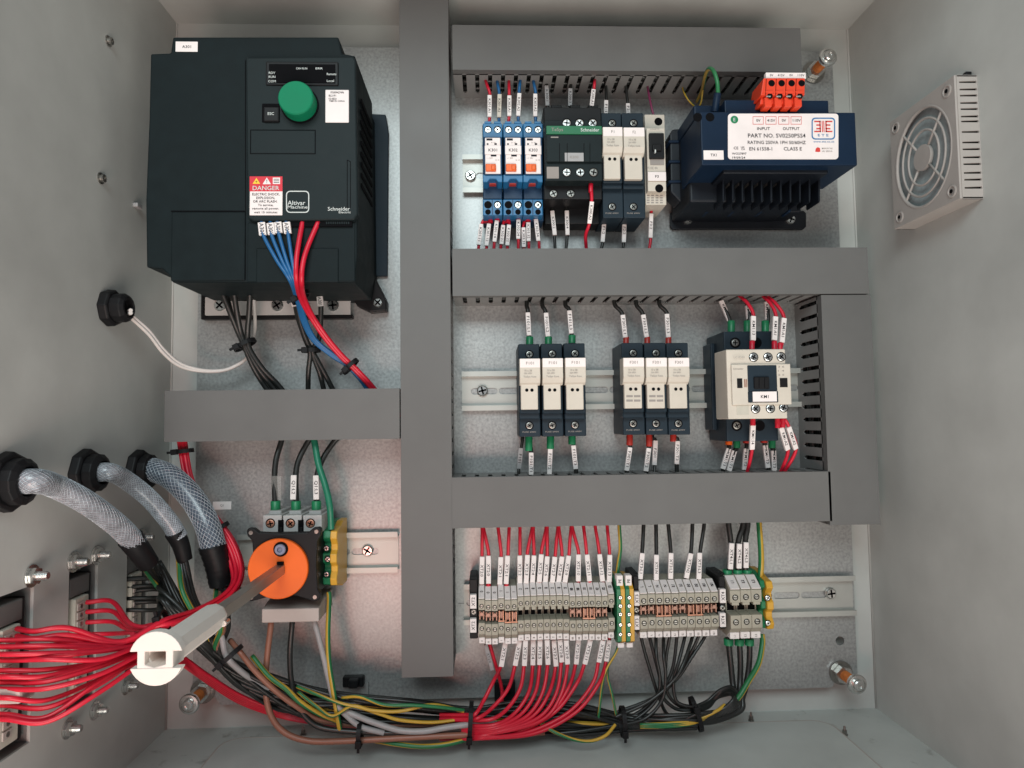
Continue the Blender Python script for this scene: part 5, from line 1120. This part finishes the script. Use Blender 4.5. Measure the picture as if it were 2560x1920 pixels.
# rest of the fan: lower ones to the nearest connector and beyond the frame
for k in range(12):
    fy = 1575 + k * 18.6 + random.uniform(-5, 5); st = (345 + (k % 3) * 6, 1602 + k * 4.9, 140 + (k % 4) * 4); jj = random.uniform(-9, 9)
    sag = 6 if k < 8 else 18
    wire('wire', '%s red wire from the top fanning out left of the white handle' % ordn[k], 'wred', 1.5, [(400, 1604 + k * 2.5, 128), st, (250, 1608 + k * 10.4 + jj, 164 + (k * 5 % 4) * 5), (120, fy + 16 + sag * .6, 186 + (k % 4) * 3), (20, fy + 22, 190 + (k % 3) * 4), (-30, fy + 20, 192)], 'red wires fanning out left of the handle')
t = thing('wire_connector_shell', 'white plastic shell at the left frame edge with two red wires', 'connector', P(30, 1745, 192)); b = MB(); b.pbox(-30, 1722, 50, 1764, 196, 182, M['cover']); b.build('shell', t, 2, 2)
# black wires from hose ends and far connector
HB = [((345, 1375, 100), 3), ((452, 1400, 62), 4), ((545, 1462, 50), 4)]
for h_, (s_, n_) in enumerate(HB):
    for k in range(n_):
        mm = ('wyel', 'wgy') if k == 0 else (('wbrown', None) if (k == 1 and h_ == 2) else ('wblack', None))
        wire('wire', '%s wire coming out of the %s braided hose into the bundle' % (('yellow and green', 'brown', 'black')[0 if k == 0 else (1 if mm[0] == 'wbrown' else 2)], ('nearest', 'middle', 'farthest')[h_]), mm[0], 2.1 if h_ else 1.7, [(s_[0] - 6 + k * 4, s_[1] - 20, s_[2]), (s_[0] + k * 6 - 4, s_[1] + 12, s_[2] + 2), ((400, 465, 548)[h_] + k * 9 - 8, (1465, 1480, 1510)[h_] + k * 3, 76 - k * 4), ((460, 500, 552)[h_] + k * 6, (1540, 1560, 1570)[h_], 78 - k * 4), (520 + h_ * 10 + k * 5, 1622, 70), (590, 1672 + k * 5, 60), (690, 1725 + k * 5, 52)], 'wires out of the braided hoses', m2=mm[1], twist=1.5)
for k in range(6):
    e_ = yx(320 + (k * 7) % 16, 1448 + k * 14 + (k * 5) % 9); 
    wire('wire', '%s black wire from the top coming out of the farthest wall connector' % ordn[k], 'wblack', 2.0 - (k % 2) * .3, [e_ + UX * -2, e_ + UX * 22, P(398 + (k * 7) % 11, 1470 + (k * 29) % 60, 78 + (k * 5) % 9), P(460, 1530 + k * 9, 82), P(510, 1600 + k * 3, 76), P(570, 1662, 62), P(660, 1715, 54)], 'black wires out of the farthest wall connector')

# ---- braided hoses
def hose(label, pts, r, bp, br, shade):
    C_ = cr([P(*p) if not isinstance(p, Vector) else p for p in pts], 14)
    t = thing('braided_hose', label, 'hose', C_[0], 'braided hoses out of the black glands')
    b = MB(); b.tube(C_, r, M[shade], 16); b.build('inner_hose', t)
    bb = MB(); N = len(C_); L = sum((C_[k + 1] - C_[k]).length for k in range(N - 1)); i = bb.mi(M['braid'])
    fr = []; u = None
    for k, p in enumerate(C_):
        tg = (C_[min(k + 1, N - 1)] - C_[max(k - 1, 0)]).normalized()
        if u is None: u = tg.orthogonal().normalized()
        u = (u - tg * u.dot(tg)).normalized(); fr.append((p, u, tg.cross(u)))
    turns = L / (r * 7); M_ = 18
    for s_ in (1, -1):
        for q_ in range(M_):
            pp = []
            for k in range(0, N):
                p, u_, w_ = fr[k]; a = 2 * math.pi * q_ / M_ + s_ * turns * 2 * math.pi * k / (N - 1)
                pp.append(p + (u_ * math.cos(a) + w_ * math.sin(a)) * (r + .10))
            bb.tube(cr(pp, 2), .20 if shade == 'hose' else .15, M['braid'], 3)
    o = bb.build('braid', t); o['kind'] = 'stuff'
    B_ = cr([P(*p) for p in bp], 8); b = MB(); b.tube(B_, lambda f: br[0] + (br[1] - br[0]) * f + (.35 * math.sin(f * 60) if shade == 'hose' else 0), M['black'], 14); b.build('taped_end', t)
    return t
hose('nearest clear braided hose curving from the gland at the left edge', [g1 + UX * 10, g1 + UX * 19 + Vector((0, 1, 0)), (135, 1214, 166), (215, 1255, 148), (290, 1310, 126), (342, 1362, 108)], 7.2, [(325, 1345, 112), (345, 1372, 107), (372, 1410, 98)], (8.6, 7.2), 'hose2')
hose('middle clear braided hose curving from the second gland', [g2 + UX * 10, g2 + UX * 19, (312, 1198, 92), (370, 1243, 78), (420, 1300, 70), (448, 1345, 66)], 6.4, [(436, 1330, 68), (452, 1362, 64), (462, 1400, 62)], (7.2, 5.6), 'hose2')
hose('farthest thick blue grey braided hose next to the red wires', [g3 + UX * 14, (385, 1175, 44), (430, 1195, 46), (480, 1245, 50), (515, 1305, 54), (535, 1370, 56)], 9.2, [(530, 1362, 56), (543, 1410, 54), (552, 1462, 52)], (10.2, 8.6), 'hose')

# ---- wires above the isolator
for k, (P_, tp, lab) in enumerate((([(708, 1085, 26), (702, 1108, 27), (690, 1150, 30), (686, 1200, 32), (688, 1262, 34)], ((691, 1188), (691, 1252)), 'left thick black wire with a clear empty sleeve above the isolator'),
 ([(785, 1085, 26), (768, 1108, 27), (745, 1155, 30), (739, 1200, 32), (741, 1262, 34)], ((734, 1187), (733, 1250)), 'middle thick black wire with white sleeve above the isolator'),
 ([(858, 1085, 24), (835, 1105, 25), (806, 1150, 28), (792, 1195, 31), (792, 1262, 34)], ((790, 1187), (790, 1250)), 'right thick black wire with white sleeve, crossed by the green wire'))):
    o = wire('wire', lab, 'wblack', 2.45, P_, 'thick black wires into the isolator', [(tp[0], tp[1], 33, '' if k == 0 else 'Q1:L%d' % (k + 1), dict(w=8.5 if k == 0 else 4.6, m='clear' if k == 0 else 'tag', th=2.2, off=3.0 if k else 1.0))], ferr=[(689 + k * 51, 1252, 1280, 34, 3.9, 'fgreen')])
wire('wire', 'solid green wire curving down from the duct into the earth terminal', 'wgreen', 2.7, [(780, 1085, 32), (787, 1108, 34), (796, 1160, 38), (812, 1210, 42), (824, 1262, 44), (828, 1322, 42)], n=14)

# ---- drive wiring
AA = [((664, 548), (654, 557), (658, 587)), ((682, 548), (676, 557), (679, 587)), ((696, 548), (694, 556), (697, 583)), ((716, 548), (716, 556), (720, 582))]
for k, (s_, a, b_) in enumerate(AA):
    o_ = (k - 1.5) * 3.2
    wire('wire', '%s blue wire from the left with white sleeve leaving the drive' % ordn[k], 'wblue', 1.45, [(s_[0], s_[1], 96), (a[0], a[1], 102), (b_[0], b_[1], 103), (b_[0] + (733 - b_[0]) * .45 + k * 1.5, 650, 106), (732 + o_ * 1.6, 700, 104), (745 + o_, 745, 80), (760 + o_, 800, 60), (786 + o_, 850, 46), (835 + o_ * 1.2, 890, 38), (872 + o_, 915, 34), (905 + o_, 950, 28), (930 + o_, 985, 22)], 'blue wires leaving the drive', [(a, b_, 101.5, 'A301', dict(w=5.4, th=2.4, off=2.0))])
for k, cv in enumerate(([(757, 552), (748, 600), (741, 650), (741, 700), (750, 742)], [(797, 552), (770, 615), (757, 660), (754, 705), (760, 742)])):
    o_ = k * 7
    wire('wire', '%s bright red wire leaving the drive at the lower right' % O3[k * 2], 'wred', 1.9, [(x_, y_, (100, 104, 107, 105, 84)[j]) for j, (x_, y_) in enumerate(cv)] + [(775 + o_, 790, 66), (812 + o_, 845, 54), (850 + o_, 890, 46), (880 + o_, 918, 40), (915 + o_, 955, 32), (940 + o_, 985, 24)], 'red wires leaving the drive')
for k, cv in enumerate(([(549, 715), (575, 780), (596, 832), (612, 868), (632, 915), (660, 962), (690, 1000)], [(583, 715), (592, 780), (602, 830), (616, 868), (645, 920), (680, 965), (710, 1000)], [(626, 712), (623, 780), (619, 830), (622, 868), (655, 920), (695, 962), (725, 1000)], [(560, 718), (580, 790), (600, 840), (618, 875), (640, 925), (672, 965), (700, 1000)])):
    wire('wire', '%s thick black wire under the drive, tied at the left' % ordn[k], 'wblack', 2.3, [(x_, y_, (48, 42, 36, 34, 30, 24, 20)[j] - (k == 3) * 5) for j, (x_, y_) in enumerate(cv)], 'thick black wires under the drive', n=12)
wire('wire', 'white wire hanging from the drive beside the thick black wires', 'wwhite', 1.6, [(632, 722, 30), (636, 770, 24), (637, 820, 20), (630, 860, 18)])
for k in range(2):
    wire('wire', ('upper', 'lower') [k] + ' of the two white wires from the gland to the black bundle', 'wwhite', 1.45, [gp + Vector((18, -1, -2 - k * 2)), (325, 784 + k * 7, 80), (372, 826 + k * 10, 66), (408, 872 + k * 10, 54), (450, 908 + k * 7, 42), (505, 925 + k * 3, 32), (560, 925 + k, 26), (600, 908 + k, 22), (622, 890, 18)], 'white wires from the left gland')
for k, cv in enumerate(([(736, 745), (744, 790), (762, 845), (775, 880), (771, 930), (770, 985)], [(802, 742), (802, 790), (798, 845), (782, 880), (800, 935), (812, 985)], [(742, 760), (752, 810), (768, 855), (782, 880), (812, 935), (838, 985)])):
    wire('wire', '%s black wire behind the red and blue ones under the drive' % O3[k], 'wblack', 2.2, [(x_, y_, (40, 36, 32, 30, 26, 20)[j]) for j, (x_, y_) in enumerate(cv)], 'black wires behind the coloured ones', [(((733, 742), (736, 766), 42, 'A301', dict(w=5)), ((799, 740), (801, 766), 42, 'A301', dict(w=5)), None)[k]] if k < 2 else (), n=10)

# ---- cable ties and tie mounts
for a in ((751, 743, 78, 55, 7, 6, 'tie round the blue and red drive wires, just below the drive'), (876, 916, 40, 45, 7.5, 5.5, 'tie round the blue and red wires, lower one near the duct'), (612, 862, 32, 62, 9, 7, 'tie round the thick black wires under the drive'), (778, 876, 31, 88, 7, 5, 'tie round the black wires behind the coloured ones'),
          (457, 1128, 29, 84, 8, 5, 'tie round the red wires just under the left duct'), (547, 1322, 43, 58, 8, 6, 'tie round the red wires beside the thick braided hose'), (588, 1478, 66, 110, 8, 6, 'tie round the red wires beside the steel shaft'), (407, 1560, 134, 168, 8, 6, 'tie round the red wires just above the white handle'),
          (575, 1640, 78, 50, 10, 9, 'tie round the bundle right of the white handle collar'), (900, 1836, 62, 0, 8, 7, 'tie round the brown and grey wires in the floor middle'), (1176, 1806, 56, 4, 15, 13, 'large tie round all floor wires left of the red curves'), (1557, 1804, 50, 0, 11, 9, 'tie round the floor bundle under the striped earth terminals'), (1740, 1785, 52, 165, 13, 9, 'tie round the black loop under the three-way strip')):
    tie(*a[:6], 'black cable ' + a[6])
for x_, y_, lab in ((882, 1706, 'black adhesive tie mount on the plate under the vertical duct'), (1262, 1718, 'black adhesive tie mount behind the red curves')):
    t = thing('tie_mount', lab, 'tie mount', P(x_, y_, 0), 'black tie mounts on the plate'); b = MB(); b.pbox(x_ - 26, y_ - 13, x_ + 26, y_ + 13 + (24 if x_ > 1000 else 0), 7, .1, M['black']); b.build('base', t, .8, 1)
    b = MB(); b.pbox(x_ - 12, y_ - 5, x_ + 12, y_ + 16, 14, 7, M['black']); b.build('saddle', t, .8, 1)
